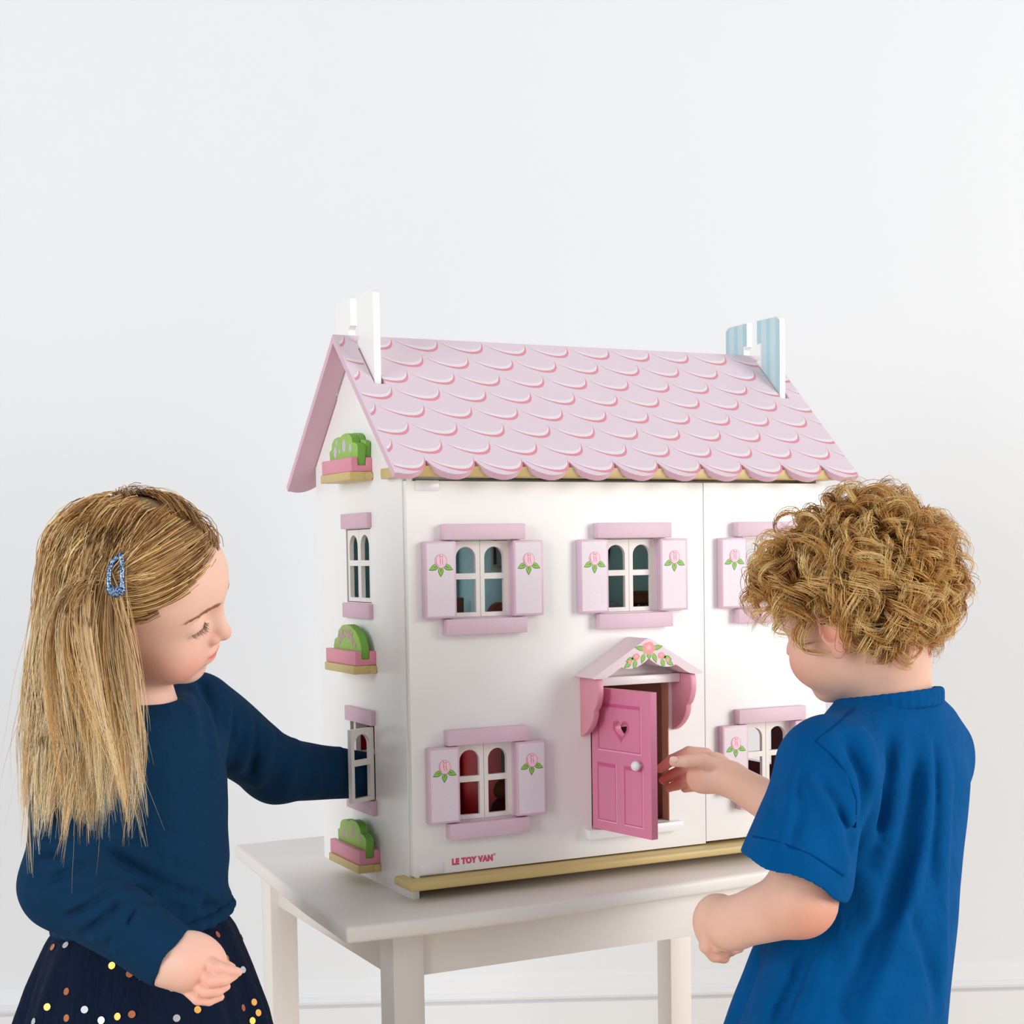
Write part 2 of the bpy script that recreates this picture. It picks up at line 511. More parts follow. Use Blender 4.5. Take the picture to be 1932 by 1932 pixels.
link('scale_print', pm, rf, [M_RSTR, M_RWHT])['kind'] = 'stuff'
link('scale_print', print_mesh('scale_print', scale_shapes(), lambda a, b, l: roof_pt(a, b, 0.00018, True)), rb, [M_RSTR, M_RWHT])['kind'] = 'stuff'

# ---- windows
def leaf_mesh(w_, h_, t_):
    """casement leaf in the a-b plane (a: 0..w_, b: 0..h_), arched upper pane and square lower pane"""
    mx0, mx1 = 0.0065, w_ - 0.0052
    r = (mx1 - mx0) / 2
    zc = h_ * 0.575
    up_ = [(mx0, zc), (mx1, zc)] + arc((mx0 + mx1) / 2, h_ - 0.0065 - r, r, 0, math.pi, 12)
    lo_ = rect(mx0, mx1, 0.0050, zc - 0.0068)
    return plate_mesh('casement', rect(0, w_, 0, h_), 'y', 0, t_, [up_, lo_])
LEAFW, LEAFH = HW - 0.0006, UP[1] - UP[0] - 0.0020
leaf_me = leaf_mesh(LEAFW, LEAFH, 0.0055)
leaf_me.materials.append(M_CASE)
strip_me = box_mesh('lintel', -0.0517, 0.0517, -0.0125, 0.0, 0, 0.0182, 0.0011)
strip_me.materials.append(M_TRIMP)
SHW, SHH = 0.0390, 0.0878
shut_me = box_mesh('shutter', 0, SHW, -0.0100, -0.0008, 0, SHH, 0.0010)
shut_me.materials.append(M_SHUT)
def shutter_shapes():
    sh = []
    b = 0.0026
    sh.append((rect(b, SHW - b, b, SHH - b), 1, 0))
    rnd = random.Random(4)
    for j in range(7):
        for i in range(3):
            a = b + 0.005 + i * 0.0125 + (0.006 if j % 2 else 0)
            z = b + 0.006 + j * 0.0125
            if a > SHW - b - 0.002 or (0.047 < z < 0.074 and 0.008 < a < 0.031):
                continue
            sh.append((arc(a, z, 0.00075, 0, 2 * math.pi * 0.9, 8), 2, 1))
    cx, cz = SHW / 2 + 0.0004, 0.0655
    def leafp(x, z, ang, ln, wd):
        pts = []
        for i in range(13):
            t = i / 12
            pts.append((ln * t, wd * math.sin(math.pi * t ** 0.8)))
        for i in range(11, 0, -1):
            t = i / 12
            pts.append((ln * t, -wd * math.sin(math.pi * t ** 0.8)))
        c, s = math.cos(ang), math.sin(ang)
        return [(x + c * p - s * q, z + s * p + c * q) for p, q in pts]
    for ang, ln in ((math.radians(205), 0.0135), (math.radians(268), 0.0125), (math.radians(-25), 0.0135)):
        bx, bz = cx + 0.003 * math.cos(ang), cz - 0.004 + 0.002 * math.sin(ang)
        sh.append((leafp(bx, bz, ang, ln, 0.0034), 3, 2))
        sh.append((leafp(bx + 0.0005 * math.cos(ang), bz, ang, ln * 0.90, 0.0028), 4, 3))
        sh.append((leafp(bx + 0.002 * math.cos(ang), bz + 0.002 * math.sin(ang), ang, ln * 0.45, 0.0004), 5, 2))
    def bud(rx, rz, ox=0, oz=0):
        return [(cx + ox + rx * math.cos(t), cz + oz + rz * math.sin(t) * (1.0 if math.sin(t) < 0 else 0.92)) for t in [2 * math.pi * i / 24 for i in range(24)]]
    sh.append((bud(0.0074, 0.0084), 6, 4))
    sh.append((bud(0.0070, 0.0080), 7, 5))
    def stroke(p, wd):
        lo, hi = [], []
        for i in range(11):
            t = i / 10
            a, b2 = bez(p, t)
            e = wd * math.sin(math.pi * min(max(t, 0.04), 0.96))
            lo.append((a - e, b2))
            hi.append((a + e, b2))
        return lo + hi[::-1]
    sh.append((stroke([(cx - 0.003, cz + 0.005), (cx + 0.001, cz + 0.003), (cx - 0.003, cz - 0.002), (cx + 0.001, cz - 0.006)], 0.0004), 8, 4))
    sh.append((stroke([(cx - 0.0045, cz + 0.005), (cx - 0.008, cz - 0.002), (cx - 0.004, cz - 0.007), (cx, cz - 0.0065)], 0.0004), 8, 4))
    sh.append((stroke([(cx + 0.003, cz + 0.006), (cx + 0.0005, cz + 0.001), (cx + 0.002, cz - 0.004), (cx + 0.0035, cz - 0.0055)], 0.0004), 8, 4))
    sh.append((stroke([(cx - 0.002, cz + 0.0068), (cx - 0.0005, cz + 0.003), (cx + 0.001, cz + 0.004), (cx + 0.0025, cz + 0.0066)], 0.0006), 9, 4))
    return sh
sp_me = print_mesh('rose_print', shutter_shapes(), lambda a, b, l: (a, -0.0100 - 0.00006 * l, b))
for m_ in (M_SHUTF, M_DOT, M_LEAFD, M_LEAF, M_BUDL, M_BUD):
    sp_me.materials.append(m_)
def front_window(xc, z0, z1, gap=0.0):
    o = link('lintel', strip_me, house); o.location = (xc, 0, z1 + 0.0006)
    o = link('sill', strip_me, house); o.location = (xc + 0.0008, 0, z0 - 0.0190)
    for s in (-1, 1):
        sx = xc + s * 0.0561 - SHW / 2
        o = link('shutter', shut_me, house); o.location = (sx, 0, z0 + 0.0007)
        link('rose_print', sp_me, o)
    y0 = 0.0040
    o = link('casement', leaf_me, house); o.location = (xc - HW + 0.0003, y0, z0 + 0.0010)
    o2 = link('casement', leaf_me, house); o2.location = (xc + HW - 0.0003, y0, z0 + 0.0010); o2.scale = (-1, 1, 1)
    if gap:
        o.rotation_euler[2] = -gap
        o2.rotation_euler[2] = gap
    # pink lining of the opening
    t = 0.0006
    for nm, (a0, a1, b0, b1) in (('lining', (xc - HW + 0.0001, xc - HW + t, z0 + 0.0001, z1)), ('lining', (xc + HW - t, xc + HW - 0.0001, z0 + 0.0001, z1)),
                                 ('lining', (xc - HW + t, xc + HW - t, z0 + 0.0001, z0 + t + 0.0002))):
        box(nm, a0, a1, -0.0008, 0.0038, b0, b1, M_SHUT, house, 0)
front_window(WX[0], *UP)
front_window(WX[1], *UP)
front_window(WX[2], *UP)
front_window(WX[0], *LO, gap=0.035)
front_window(WX[2], *LO)
# side windows
yc = 0.149
ls_me = box_mesh('lintel', -0.0062, 0.0, -0.0448, 0.0448, 0, 0.0182, 0.0010)
ls_me.materials.append(mat('pale pink stained wood side', (216, 178, 194), 0.45, 0.06, 30, 0.22, 130, stretch=(1, 1, 16)))
M_JAMB = mat('grey brown jamb stain', (176, 160, 150), 0.5, 0.05)
sleaf_me = leaf_mesh(0.0398, 0.0875, 0.0055)
sleaf_me.materials.append(M_CASE)
for k, (z0, z1) in enumerate(WZ):
    for sx in (0, 1):
        xo = 0.0 if sx == 0 else W_
        o = link('lintel', ls_me, house); o.location = (xo, yc + 0.0005, z1 + 0.0006)
        o2 = link('sill', ls_me, house); o2.location = (xo, yc + 0.0005, z0 - 0.0190)
        if sx:
            o.scale = (-1, 1, 1); o2.scale = (-1, 1, 1)
    box('jamb', -0.0006, 0.0080, LY1 - 0.0016, LY1 - 0.0001, z0 + 0.0002, z1 - 0.0002, M_JAMB, house, 0)
    for s in (0, 1):
        o = link('casement', sleaf_me, house)
        if s == 0:       # rear leaf, closed: hinge at LY1
            o.location = (0.0006, LY1 - 0.0018, z0 + 0.0010)
            o.rotation_euler[2] = -math.pi / 2
        else:            # front leaf
            o.scale = (-1, 1, 1)
            o.location = (0.0006, LY0 + 0.0004, z0 + 0.0010)
            o.rotation_euler[2] = -math.pi / 2
            if k == 1:   # swung wide open by the girl's arm
                o.location = (-0.0012, LY0 + 0.0004, z0 + 0.0010)
                o.rotation_euler[2] = -math.pi / 2 + math.radians(117)
        if k == 1 and s == 0:   # the rear leaf is pushed inwards to make room for the arm
            o.rotation_euler[2] = -math.pi / 2 + math.radians(97)
            o.location = (0.0040, LY1 - 0.0075, z0 + 0.0010)

# ---- hinges, lettering
for xh, zh in ((0.0272, 0.4663), (0.0238, 0.0272)):
    box('hinge_plate', xh - 0.0145, xh + 0.0145, -0.0016, 0.0, zh, zh + 0.0120, M_HINGE, house, 0.0007)
for zh in (0.4770, 0.0244):
    me = lathe_mesh('hinge_pin', [(0.0036, 0), (0.0036, 0.0042)], 14)
    o = link('hinge_pin', me, house, M_HINGE); o.location = (0.0072, 0.0036, zh)
def text_part(name, body, x, z, size, m_, parent, bold):
    cu = bpy.data.curves.new(name, 'FONT')
    cu.body = body
    cu.size = size
    cu.offset = bold
    cu.extrude = 0.00012
    cu.space_character = 1.10
    tmp = bpy.data.objects.new(name, cu)
    COL.objects.link(tmp)
    dg = bpy.context.evaluated_depsgraph_get()
    me = bpy.data.meshes.new_from_object(tmp.evaluated_get(dg))
    bpy.data.objects.remove(tmp)
    me.materials.clear()
    o = link(name, me, parent, m_)
    o.rotation_euler = (math.pi / 2, 0, 0)
    o.location = (x, -0.0002, z)
    return o, me
lt, lme = text_part('lettering', 'LE TOY VAN', 0.0498, 0.0352, 0.0094, M_TEXT, fp1, 0.00068)
_wd = max(v.co.x for v in lme.vertices) - min(v.co.x for v in lme.vertices)
lt.scale = (0.0525 / _wd, 1, 1)
tm, tme = text_part('trade_mark', '\u00ae', 0.1030, 0.0405, 0.0040, M_TEXTG, fp1, 0.0)

# ---- entrance: door, canopy, brackets, beam, threshold
DW, DH, DT = 0.1080, 0.1705, 0.0092
def heart(cx, cz, s, n=36):
    pts = []
    for i in range(n):
        t = 2 * math.pi * i / n
        pts.append((cx + s * 16 * math.sin(t) ** 3 / 17, cz + s * (13 * math.cos(t) - 5 * math.cos(2 * t) - 2 * math.cos(3 * t) - math.cos(4 * t)) / 17))
    return pts
door = plate('front_door', rect(0, DW, 0, DH), 'y', 0, DT, M_DOOR, house, [heart(0.0545, 0.1235, 0.0118)], 0.0)
door.location = (DX0 + 0.0008, -0.0012, DZ0 + 0.0012)
door.rotation_euler[2] = -math.radians(80.5)
def panel_lines():
    sh = []
    def frame(a0, a1, b0, b1, top_, line=0.0014):
        sh.append((rect(a0, a1, b1 - top_, b1), 1, 0))
        sh.append((rect(a0, a0 + line * 1.5, b0, b1 - top_), 1, 0))
        sh.append((rect(a1 - line, a1, b0, b1 - top_), 1, 0))
        sh.append((rect(a0 + line * 1.5, a1 - line, b0, b0 + line), 1, 0))
        sh.append((rect(a0, a1 + 0.0008, b0 - 0.0014, b0), 1, 1))
        sh.append((rect(a1, a1 + 0.0012, b0, b1), 1, 1))
    frame(0.0120, 0.0900, 0.0975, 0.1530, 0.0042)
    frame(0.0100, 0.0445, 0.0120, 0.0815, 0.0046)
    frame(0.0595, 0.0925, 0.0120, 0.0815, 0.0046)
    h0, h1 = heart(0.0545, 0.1235, 0.0119), heart(0.0545, 0.1232, 0.0158)
    for i in range(36):
        j = (i + 1) % 36
        sh.append(([h0[i], h0[j], h1[j], h1[i]], 2, 0))
    return sh
link('panel_print', print_mesh('panel_print', panel_lines(), lambda a, b, l: (a, -0.00012 * l, b)), door, [M_DOORL, M_DOORH])
kn = link('knob', lathe_mesh('knob', [(0.0016, 0), (0.0018, 0.0030), (0.0046, 0.0048), (0.0058, 0.0072), (0.0060, 0.0090), (0.0052, 0.0114), (0.0032, 0.0130), (0.0008, 0.0136)], 20), door, mat('white knob lacquer', (238, 236, 234), 0.2, 0.02))
kn.rotation_euler = (math.pi / 2, 0, 0)
kn.location = (0.0905, 0, 0.0850)
box('threshold', 0.2266, 0.3585, -0.0130, 0.0, 0.0490, 0.0602, M_WHITE, house, 0.0007)
box('door_sill', DX0 + 0.001, DX1 - 0.001, 0.0005, 0.0170, 0.0560, 0.0603, M_WHITE, house, 0.0007)
M_JAMBO = mat('orange brown door jamb stain', (196, 138, 112), 0.5, 0.06)
box('jamb', DX1 - 0.0012, DX1 - 0.0001, -0.0003, 0.0140, DZ0 + 0.0005, DZ1 - 0.0004, M_JAMBO, house, 0)
BXL, BXR = 0.2218, 0.3590
def bracket_profile():
    # y (out from the wall, negative) and z
    p = [(0.0, 0.2445), (-0.0420, 0.2445)]
    p += [bez([(-0.0420, 0.2445), (-0.0475, 0.231), (-0.0430, 0.212), (-0.0330, 0.2065)], i / 8) for i in range(1, 9)]
    p += [bez([(-0.0330, 0.2065), (-0.0345, 0.195), (-0.0215, 0.180), (-0.0030, 0.1735)], i / 8) for i in range(1, 9)]
    p += [(0.0, 0.1730)]
    return p
for x in (BXL, BXR - 0.0078):
    plate('porch_bracket', bracket_profile(), 'x', x, x + 0.0078, M_PORCH, house, (), 0.0009)
box('porch_beam', BXL + 0.0080, BXR - 0.0080, -0.0210, -0.0095, 0.2338, 0.2446, M_WHITE, house, 0.0015)
CX, CHW = 0.2905, 0.0772
CZ0, CZ1 = 0.2450, 0.2905
def canopy_profile():
    o = [(CX - CHW, CZ0 + 0.0012), (CX - 0.004, CZ1 - 0.0012), (CX, CZ1), (CX + 0.004, CZ1 - 0.0012), (CX + CHW, CZ0 + 0.0012), (CX + CHW - 0.002, CZ0)]
    right = [(CX + 0.064, CZ0)] + [bez([(CX + 0.064, CZ0), (CX + 0.052, CZ0 + 0.001), (CX + 0.046, CZ0 + 0.0095), (CX + 0.0375, CZ0 + 0.0125)], i / 6) for i in range(1, 7)]
    right += [bez([(CX + 0.0375, CZ0 + 0.0125), (CX + 0.028, CZ0 + 0.0085), (CX + 0.015, CZ0 + 0.0090), (CX, CZ0 + 0.0215)], i / 8) for i in range(1, 9)]
    left = [(2 * CX - a, b) for a, b in right[:-1]][::-1]
    return o + right + left + [(CX - CHW + 0.002, CZ0)]
cano = plate('porch_canopy', canopy_profile(), 'y', -0.0465, -0.0002, M_CANOPY, house)
def canopy_shapes():
    sh = []
    def leafp(x, z, ang, ln, wd):
        pts = [(ln * i / 10, wd * math.sin(math.pi * (i / 10) ** 0.8)) for i in range(11)] + [(ln * i / 10, -wd * math.sin(math.pi * (i / 10) ** 0.8)) for i in range(9, 0, -1)]
        c, s = math.cos(math.radians(ang)), math.sin(math.radians(ang))
        return [(x + c * p - s * q, z + s * p + c * q) for p, q in pts]
    ctr = (CX, CZ1 - 0.0128)
    for s in (-1, 1):
        for dx, dz, an, ln in ((0.004, 0.000, 10, 0.016), (0.006, -0.005, -70, 0.013), (0.014, -0.008, -15, 0.012), (0.018, -0.012, -75, 0.012), (0.021, -0.010, -20, 0.012), (0.024, -0.0145, -32, 0.0125)):
            a2 = an if s > 0 else 180 - an
            sh.append((leafp(ctr[0] + s * dx, ctr[1] + dz, a2, ln, 0.0030), 1, 0))
            sh.append((leafp(ctr[0] + s * dx, ctr[1] + dz, a2, ln * 0.92, 0.0024), 2, 1))
    sh.append((leafp(ctr[0], ctr[1] - 0.004, -85, 0.0085, 0.0034), 1, 0))
    sh.append((leafp(ctr[0], ctr[1] - 0.004, -85, 0.0078, 0.0028), 2, 1))
    for dx, dz, r in ((0, 0.001, 0.0088), (-0.0172, -0.0085, 0.0046), (0.0172, -0.0085, 0.0046), (-0.0262, -0.0145, 0.0028), (0.0262, -0.0145, 0.0028)):
        sh.append(([(ctr[0] + dx + r * (1 + 0.06 * math.cos(5 * t)) * math.cos(t), ctr[1] + dz + r * 0.86 * (1 + 0.06 * math.cos(5 * t)) * math.sin(t)) for t in [2 * math.pi * i / 22 for i in range(22)]], 3, 2))
        sh.append(([(ctr[0] + dx + r * 0.42 * math.cos(t), ctr[1] + dz + r * 0.1 + r * 0.34 * math.sin(t)) for t in [2 * math.pi * i / 12 for i in range(12)]], 4, 3))
    return sh
link('rose_garland_print', print_mesh('rose_garland_print', canopy_shapes(), lambda a, b, l: (a, -0.0465 - 0.00006 * l, b)), cano, [M_LEAFD, M_LEAF, M_ROSE, mat('rose highlight print', (248, 186, 180), 0.5, 0.05)])
# ---- flower boxes on the gold shelves of the side wall
M_TROUGH = mat('trough pink paint', (223, 142, 160), 0.45, 0.03, 40)
M_BUSH = mat('bush leaf green paint', (150, 190, 84), 0.5, 0.16, 160)
M_BUSHE = mat('bush edge green paint', (112, 170, 60), 0.5, 0.04, 60)
M_BUSHF = mat('bush flower lilac print', (206, 186, 206), 0.5, 0.05, 90)
M_BUSHP = mat('bush flower pink print', (196, 152, 158), 0.5, 0.12, 200)
PLY0, PLY1 = 0.0975, 0.1995
def bush_outline(kind, w_, h_):
    if kind == 0:      # rounded mound with small steps
        base = [(0.0, 0), (-0.03, 0.30), (0.02, 0.52), (0.13, 0.60), (0.17, 0.80), (0.32, 0.97), (0.50, 1.0), (0.64, 0.96), (0.72, 0.88), (0.80, 0.84), (0.93, 0.62), (1.0, 0.36), (1.0, 0)]
        return [(a * w_, b * h_) for a, b in base]
    pts = [(0, 0)]     # cloud of lobes
    lobes = [(0.09, 0.42, 0.15), (0.30, 0.68, 0.23), (0.58, 0.74, 0.24), (0.86, 0.50, 0.17)]
    for i in range(41):
        a = -0.03 + 1.06 * i / 40
        b = 0.0
        for cx, cz, r in lobes:
            d = (a - cx) / (r * 1.05)
            if abs(d) < 1:
                b = max(b, cz + r * 1.15 * math.sqrt(1 - d * d))
        pts.append((a, max(b, 0.30)))
    pts.append((1, 0))
    return [(a * w_, b * h_) for a, b in pts]
def flower_box(z_shelf, kind, layers, label):
    b = empty('flower_box', (0, 0, TH + z_shelf + 0.0102))
    tag(b, label, 'flower box', 'flower boxes on the dollhouse side wall')
    # trough with a long groove
    y0, y1 = PLY0 + 0.0010, PLY1 + 0.0010
    d = 0.0265
    pr = [(-d, 0), (-0.0002, 0), (-0.0002, 0.0168), (-0.0075, 0.0168), (-0.0078, 0.0072), (-0.0182, 0.0072), (-0.0185, 0.0168), (-d, 0.0168)]
    tr = plate('trough', [(a, c) for a, c in pr], 'y', y0, y1, M_TROUGH, b, (), 0.0008)
    w_, h_ = (y1 - y0) * 0.90, (0.0400 if kind == 0 else 0.0395)
    for li in range(layers):
        ol = bush_outline(kind, w_, h_)
        xa, xb = ((-0.0181, -0.0080), (-0.0074, -0.0010))[li]
        ya = y0 + 0.0008
        if li == 1:
            ol = [(a * 0.96 + 0.002, c * 1.0) for a, c in ol]
        zb = 0.0073 if li == 0 else 0.0169
        me = plate_mesh('bush', [(y1 - 0.002 - a - (y1 - y0 - 0.004 - w_), c * (1 if li == 0 else 0.78) + zb) for a, c in ol], 'x', xa, xb, (), 0.0005)
        me.materials.append(M_BUSHE)
        me.materials.append(M_BUSH)
        for p in me.polygons:
            p.material_index = 1 if p.normal.x < -0.8 else 0
        o = link('bush', me, b)
        if li == 0:
            sh = []
            rnd = random.Random(int(z_shelf * 1000) + 3)
            if kind == 1:
                for a, c, r in ((0.20, 0.50, 0.0062), (0.36, 0.52, 0.0030), (0.53, 0.66, 0.0068), (0.76, 0.56, 0.0046), (0.26, 0.80, 0.0030)):
                    sh.append(([(y1 - 0.002 - a * w_ - (y1 - y0 - 0.004 - w_) + r * 0.85 * math.cos(t), 0.0073 + c * h_ * 0.98 + r * 1.15 * math.sin(t)) for t in [2 * math.pi * i / 16 for i in range(16)]], 1, 0 if z_shelf > 0.3 else 1))
            else:
                for _ in range(46):
                    t = rnd.uniform(0.05, 0.97) * math.pi
                    rr = rnd.uniform(0.55, 0.92)
                    a, c = 0.5 - 0.42 * rr * math.cos(t), 0.30 + 0.62 * rr * math.sin(t)
                    r = rnd.uniform(0.0012, 0.0030)
                    sh.append(([(y1 - 0.004 - a * w_ + r * math.cos(q) * rnd.uniform(0.8, 1.2), 0.0073 + c * h_ + r * math.sin(q) * rnd.uniform(0.8, 1.2)) for q in [2 * math.pi * i / 9 for i in range(9)]], 1 + _ * 0.05, 1))
            link('flower_print', print_mesh('flower_print', sh, lambda a, c, l: (-0.0181 - 0.0001 * l, a, c)), o, [M_BUSHF, M_BUSHP])
    return b
for z in (0.4830, 0.2535, 0.0150):
    prf = [(-0.0290, PLY0), (-0.0002, PLY0), (-0.0002, PLY1), (-0.0290, PLY1)]
    plate('shelf', prf, 'z', z, z + 0.0100, M_GOLD, house, (), 0.0012)
    me = lathe_mesh('dowel', [(0.0049, 0.0), (0.0049, 0.0085)], 16)
    o = link('dowel', me, house, M_GOLD); o.rotation_euler = (-math.pi / 2, 0, 0); o.location = (-0.0052, PLY0 - 0.0020, z + 0.0050)
flower_box(0.4830, 1, 2, 'uppermost pink flower box with green bush under the dollhouse gable')
flower_box(0.2535, 0, 1, 'middle pink flower box with mottled green mound below the upper side window')
flower_box(0.0150, 1, 1, 'lowest pink flower box with pink-spotted green bush just above the tabletop')

# ---- toy furniture seen through the windows
def toy(name, x, y, z, rz, label, cat):
    e = empty(name, (x, y, TH + z), rz)
    return tag(e, label, cat)
M_PINKF = mat('pink toy fabric', (214, 130, 132), 0.7, 0.06)
M_TWHITE = mat('white toy lacquer', (226, 226, 228), 0.25, 0.02)
e = toy('toy_bed', 0.150, 0.190, 0.2583, 0, 'brown toy bed with pink cover behind the upper left window', 'toy bed')
box('headboard', -0.034, 0.034, 0.055, 0.061, 0, 0.078, M_BROWN, e, 0.001)
box('footboard', -0.034, 0.034, -0.080, -0.074, 0, 0.052, M_BROWN, e, 0.001)
box('mattress', -0.032, 0.032, -0.074, 0.055, 0.024, 0.056, M_PINKF, e, 0.004, 3)
for sx in (-1, 1):
    box('side_rail', sx * 0.033 - 0.002, sx * 0.033 + 0.002, -0.074, 0.055, 0.010, 0.034, M_BROWN, e, 0.0005)
e = toy('toy_armchair', 0.166, 0.078, 0.2583, 0.5, 'round-backed salmon toy armchair behind the upper left window', 'toy chair')
plate('backrest', [(-0.024, 0)] + [(0.024 * math.cos(math.pi - t), 0.052 + 0.024 * math.sin(t)) for t in [math.pi * i / 14 for i in range(15)]] + [(0.024, 0)], 'y', 0.010, 0.018, mat('salmon toy paint', (206, 112, 92), 0.45, 0.05), e, (), 0.001)
box('seat', -0.022, 0.022, -0.020, 0.010, 0.012, 0.026, M_PINKF, e, 0.003, 3)
for sx in (-1, 1):
    for sy in (-0.016, 0.004):
        box('leg', sx * 0.017 - 0.003, sx * 0.017 + 0.003, sy, sy + 0.006, 0, 0.012, M_BROWN, e, 0.0006)
e = toy('toy_picture', 0.1968, 0.150, 0.398, math.pi / 2, 'dark framed toy picture hanging on the teal toy room wall', 'toy picture')
plate('frame', rect(-0.030, 0.030, -0.026, 0.034), 'y', 0.0002, 0.0042, mat('olive toy frame', (150, 152, 126), 0.5, 0.05), e, [rect(-0.022, 0.022, -0.018, 0.026)], 0.0006)
box('picture', -0.022, 0.022, 0.0006, 0.002, -0.018, 0.026, mat('dark picture print', (40, 38, 40), 0.4, 0.2), e, 0)
e = toy('toy_bathtub', 0.325, 0.175, 0.2583, 0, 'white toy bathtub behind the upper middle window', 'toy bathtub')
plate('tub', [(-0.026, 0), (0.026, 0), (0.030, 0.070), (-0.030, 0.070)], 'y', -0.05, 0.06, M_TWHITE, e, (), 0.006, 3)
plate('basin', [(-0.023, 0.0705), (0.023, 0.0705), (0.021, 0.0715), (-0.021, 0.0715)], 'y', -0.042, 0.052, mat('toy bath water blue', (160, 200, 212), 0.2, 0.02), e)
e = toy('toy_stool', 0.362, 0.085, 0.2583, 0, 'brown round toy stool behind the upper middle window', 'toy stool')
o = link('seat', lathe_mesh('seat', [(0.016, 0.068), (0.020, 0.070), (0.021, 0.076), (0.018, 0.082), (0.010, 0.085)], 20), e, M_BROWN)
for i in range(3):
    t = 2.1 * i
    box('leg', 0.011 * math.cos(t) - 0.003, 0.011 * math.cos(t) + 0.003, 0.011 * math.sin(t) - 0.003, 0.011 * math.sin(t) + 0.003, 0, 0.068, M_BROWN, e, 0.0006)
e = toy('toy_mirror', 0.3908, 0.245, 0.402, math.pi / 2, 'oval violet framed toy mirror on the sea green toy room wall', 'toy mirror')
ov = lambda a, b: [(a * math.cos(t), b * math.sin(t)) for t in [2 * math.pi * i / 28 for i in range(28)]]
plate('frame', ov(0.030, 0.038), 'y', 0.0002, 0.0042, mat('violet toy frame', (112, 104, 150), 0.4, 0.05), e, [ov(0.025, 0.033)])
plate('mirror', ov(0.0255, 0.0335), 'y', 0.0006, 0.002, mat('mirror silver', (150, 176, 176), 0.15, 0.02, metal=0.6), e)
e = toy('toy_dining_table', 0.105, 0.235, 0.0243, 0, 'dark brown toy table in the red toy room', 'toy table')
box('tabletop', -0.045, 0.045, -0.03, 0.03, 0.052, 0.058, M_BROWN, e, 0.001)
for sx in (-1, 1):
    for sy in (-1, 1):
        box('leg', sx * 0.039 - 0.003, sx * 0.039 + 0.003, sy * 0.024 - 0.003, sy * 0.024 + 0.003, 0, 0.052, M_BROWN, e, 0.0006)
e = toy('toy_doll', 0.172, 0.118, 0.0243, 0, 'small dark toy figure with round head in the red toy room', 'toy doll')
link('body', lathe_mesh('body', [(0.014, 0), (0.0155, 0.02), (0.0150, 0.045), (0.012, 0.058), (0.005, 0.063)], 18), e, mat('dark maroon toy fabric', (96, 36, 44), 0.7, 0.1))
o = link('head', lathe_mesh('head', [(0.003, 0.062), (0.008, 0.065), (0.0105, 0.073), (0.0085, 0.081), (0.003, 0.085)], 18), e, mat('brown toy head', (150, 104, 70), 0.6, 0.05))
e = toy('toy_staircase', 0.352, 0.15, 0.0243, 0, 'brown toy staircase behind the pink front door', 'toy staircase')
for i in range(7):
    box('step', -0.026, 0.026, -0.07 + i * 0.026, 0.09, i * 0.028, (i + 1) * 0.028 - 0.0004, M_BROWN, e, 0.0006)
e = toy('toy_cabinet', 0.455, 0.13, 0.2583, 0, 'dark brown toy chest of drawers behind the upper right window', 'toy chest')
box('body', -0.035, 0.035, -0.02, 0.03, 0, 0.075, M_BROWN, e, 0.001)
for i in range(3):
    dr = box('drawer', -0.031, 0.031, -0.0225, -0.0203, 0.005 + i * 0.023, 0.025 + i * 0.023, M_BROWN, e, 0.0008)
e = toy('toy_sideboard', 0.480, 0.16, 0.0243, 0, 'dark toy sideboard behind the lower right window', 'toy sideboard')
box('body', -0.045, 0.045, -0.02, 0.03, 0, 0.080, M_BROWN, e, 0.001)
for sx in (-1, 1):
    box('door', sx * 0.0215 - 0.020, sx * 0.0215 + 0.020, -0.0225, -0.0203, 0.006, 0.072, M_BROWN, e, 0.0008)

# ------------------------------------------------------------------ people: implicit surfaces meshed with surface nets
_cw, _sw = math.cos(0.4623), math.sin(0.4623)
E1 = np.array([_cw, -_sw, 0.0])               # to the right as the photographer stands
E2 = np.array([_sw, _cw, 0.0])                # away from the photographer
E3 = np.array([0.0, 0.0, 1.0])
EB = np.stack([E1, E2, E3])                   # world -> e-frame: p @ EB.T
def K(px, py, dep):
    """world point seen at photo pixel (px, py) at distance dep along the optical axis"""
    return CAM_POS + dep * (CAM_F + CAM_R * (px - PCX) / FOC - CAM_U * (py - PCY) / FOC)
def nrmz(v):
    v = np.asarray(v, float)
    return v / np.linalg.norm(v)

class Prim:
    pass
def ell(c, r, R=None, k=0.006, op='u'):
    p = Prim()
    c = np.asarray(c, float); r = np.asarray(r, float)
    R = np.eye(3) if R is None else np.asarray(R, float)
    ext = np.sqrt(((R * r[:, None]) ** 2).sum(0))
    p.lo, p.hi, p.k, p.op = c - ext, c + ext, k, op
    rm = float(r.min())
    def f(P):
        q = (P - c) @ R.T
        k0 = np.sqrt(((q / r) ** 2).sum(1))
        k1 = np.sqrt(((q / (r * r)) ** 2).sum(1)) + 1e-9
        return np.where(k0 < 1e-4, -rm, k0 * (k0 - 1.0) / k1)
    p.f = f
    return p
def cone(a, b, ra, rb, k=0.006, op='u'):
    p = Prim()
    a = np.asarray(a, float); b = np.asarray(b, float)
    p.lo, p.hi = np.minimum(a - ra, b - rb), np.maximum(a + ra, b + rb)
    p.k, p.op = k, op
    ba = b - a
    bb = float(ba @ ba) + 1e-12
    def f(P):
        pa = P - a
        h = np.clip(pa @ ba / bb, 0, 1)
        return np.sqrt(((pa - h[:, None] * ba) ** 2).sum(1)) - (ra + (rb - ra) * h)
    p.f = f
    return p
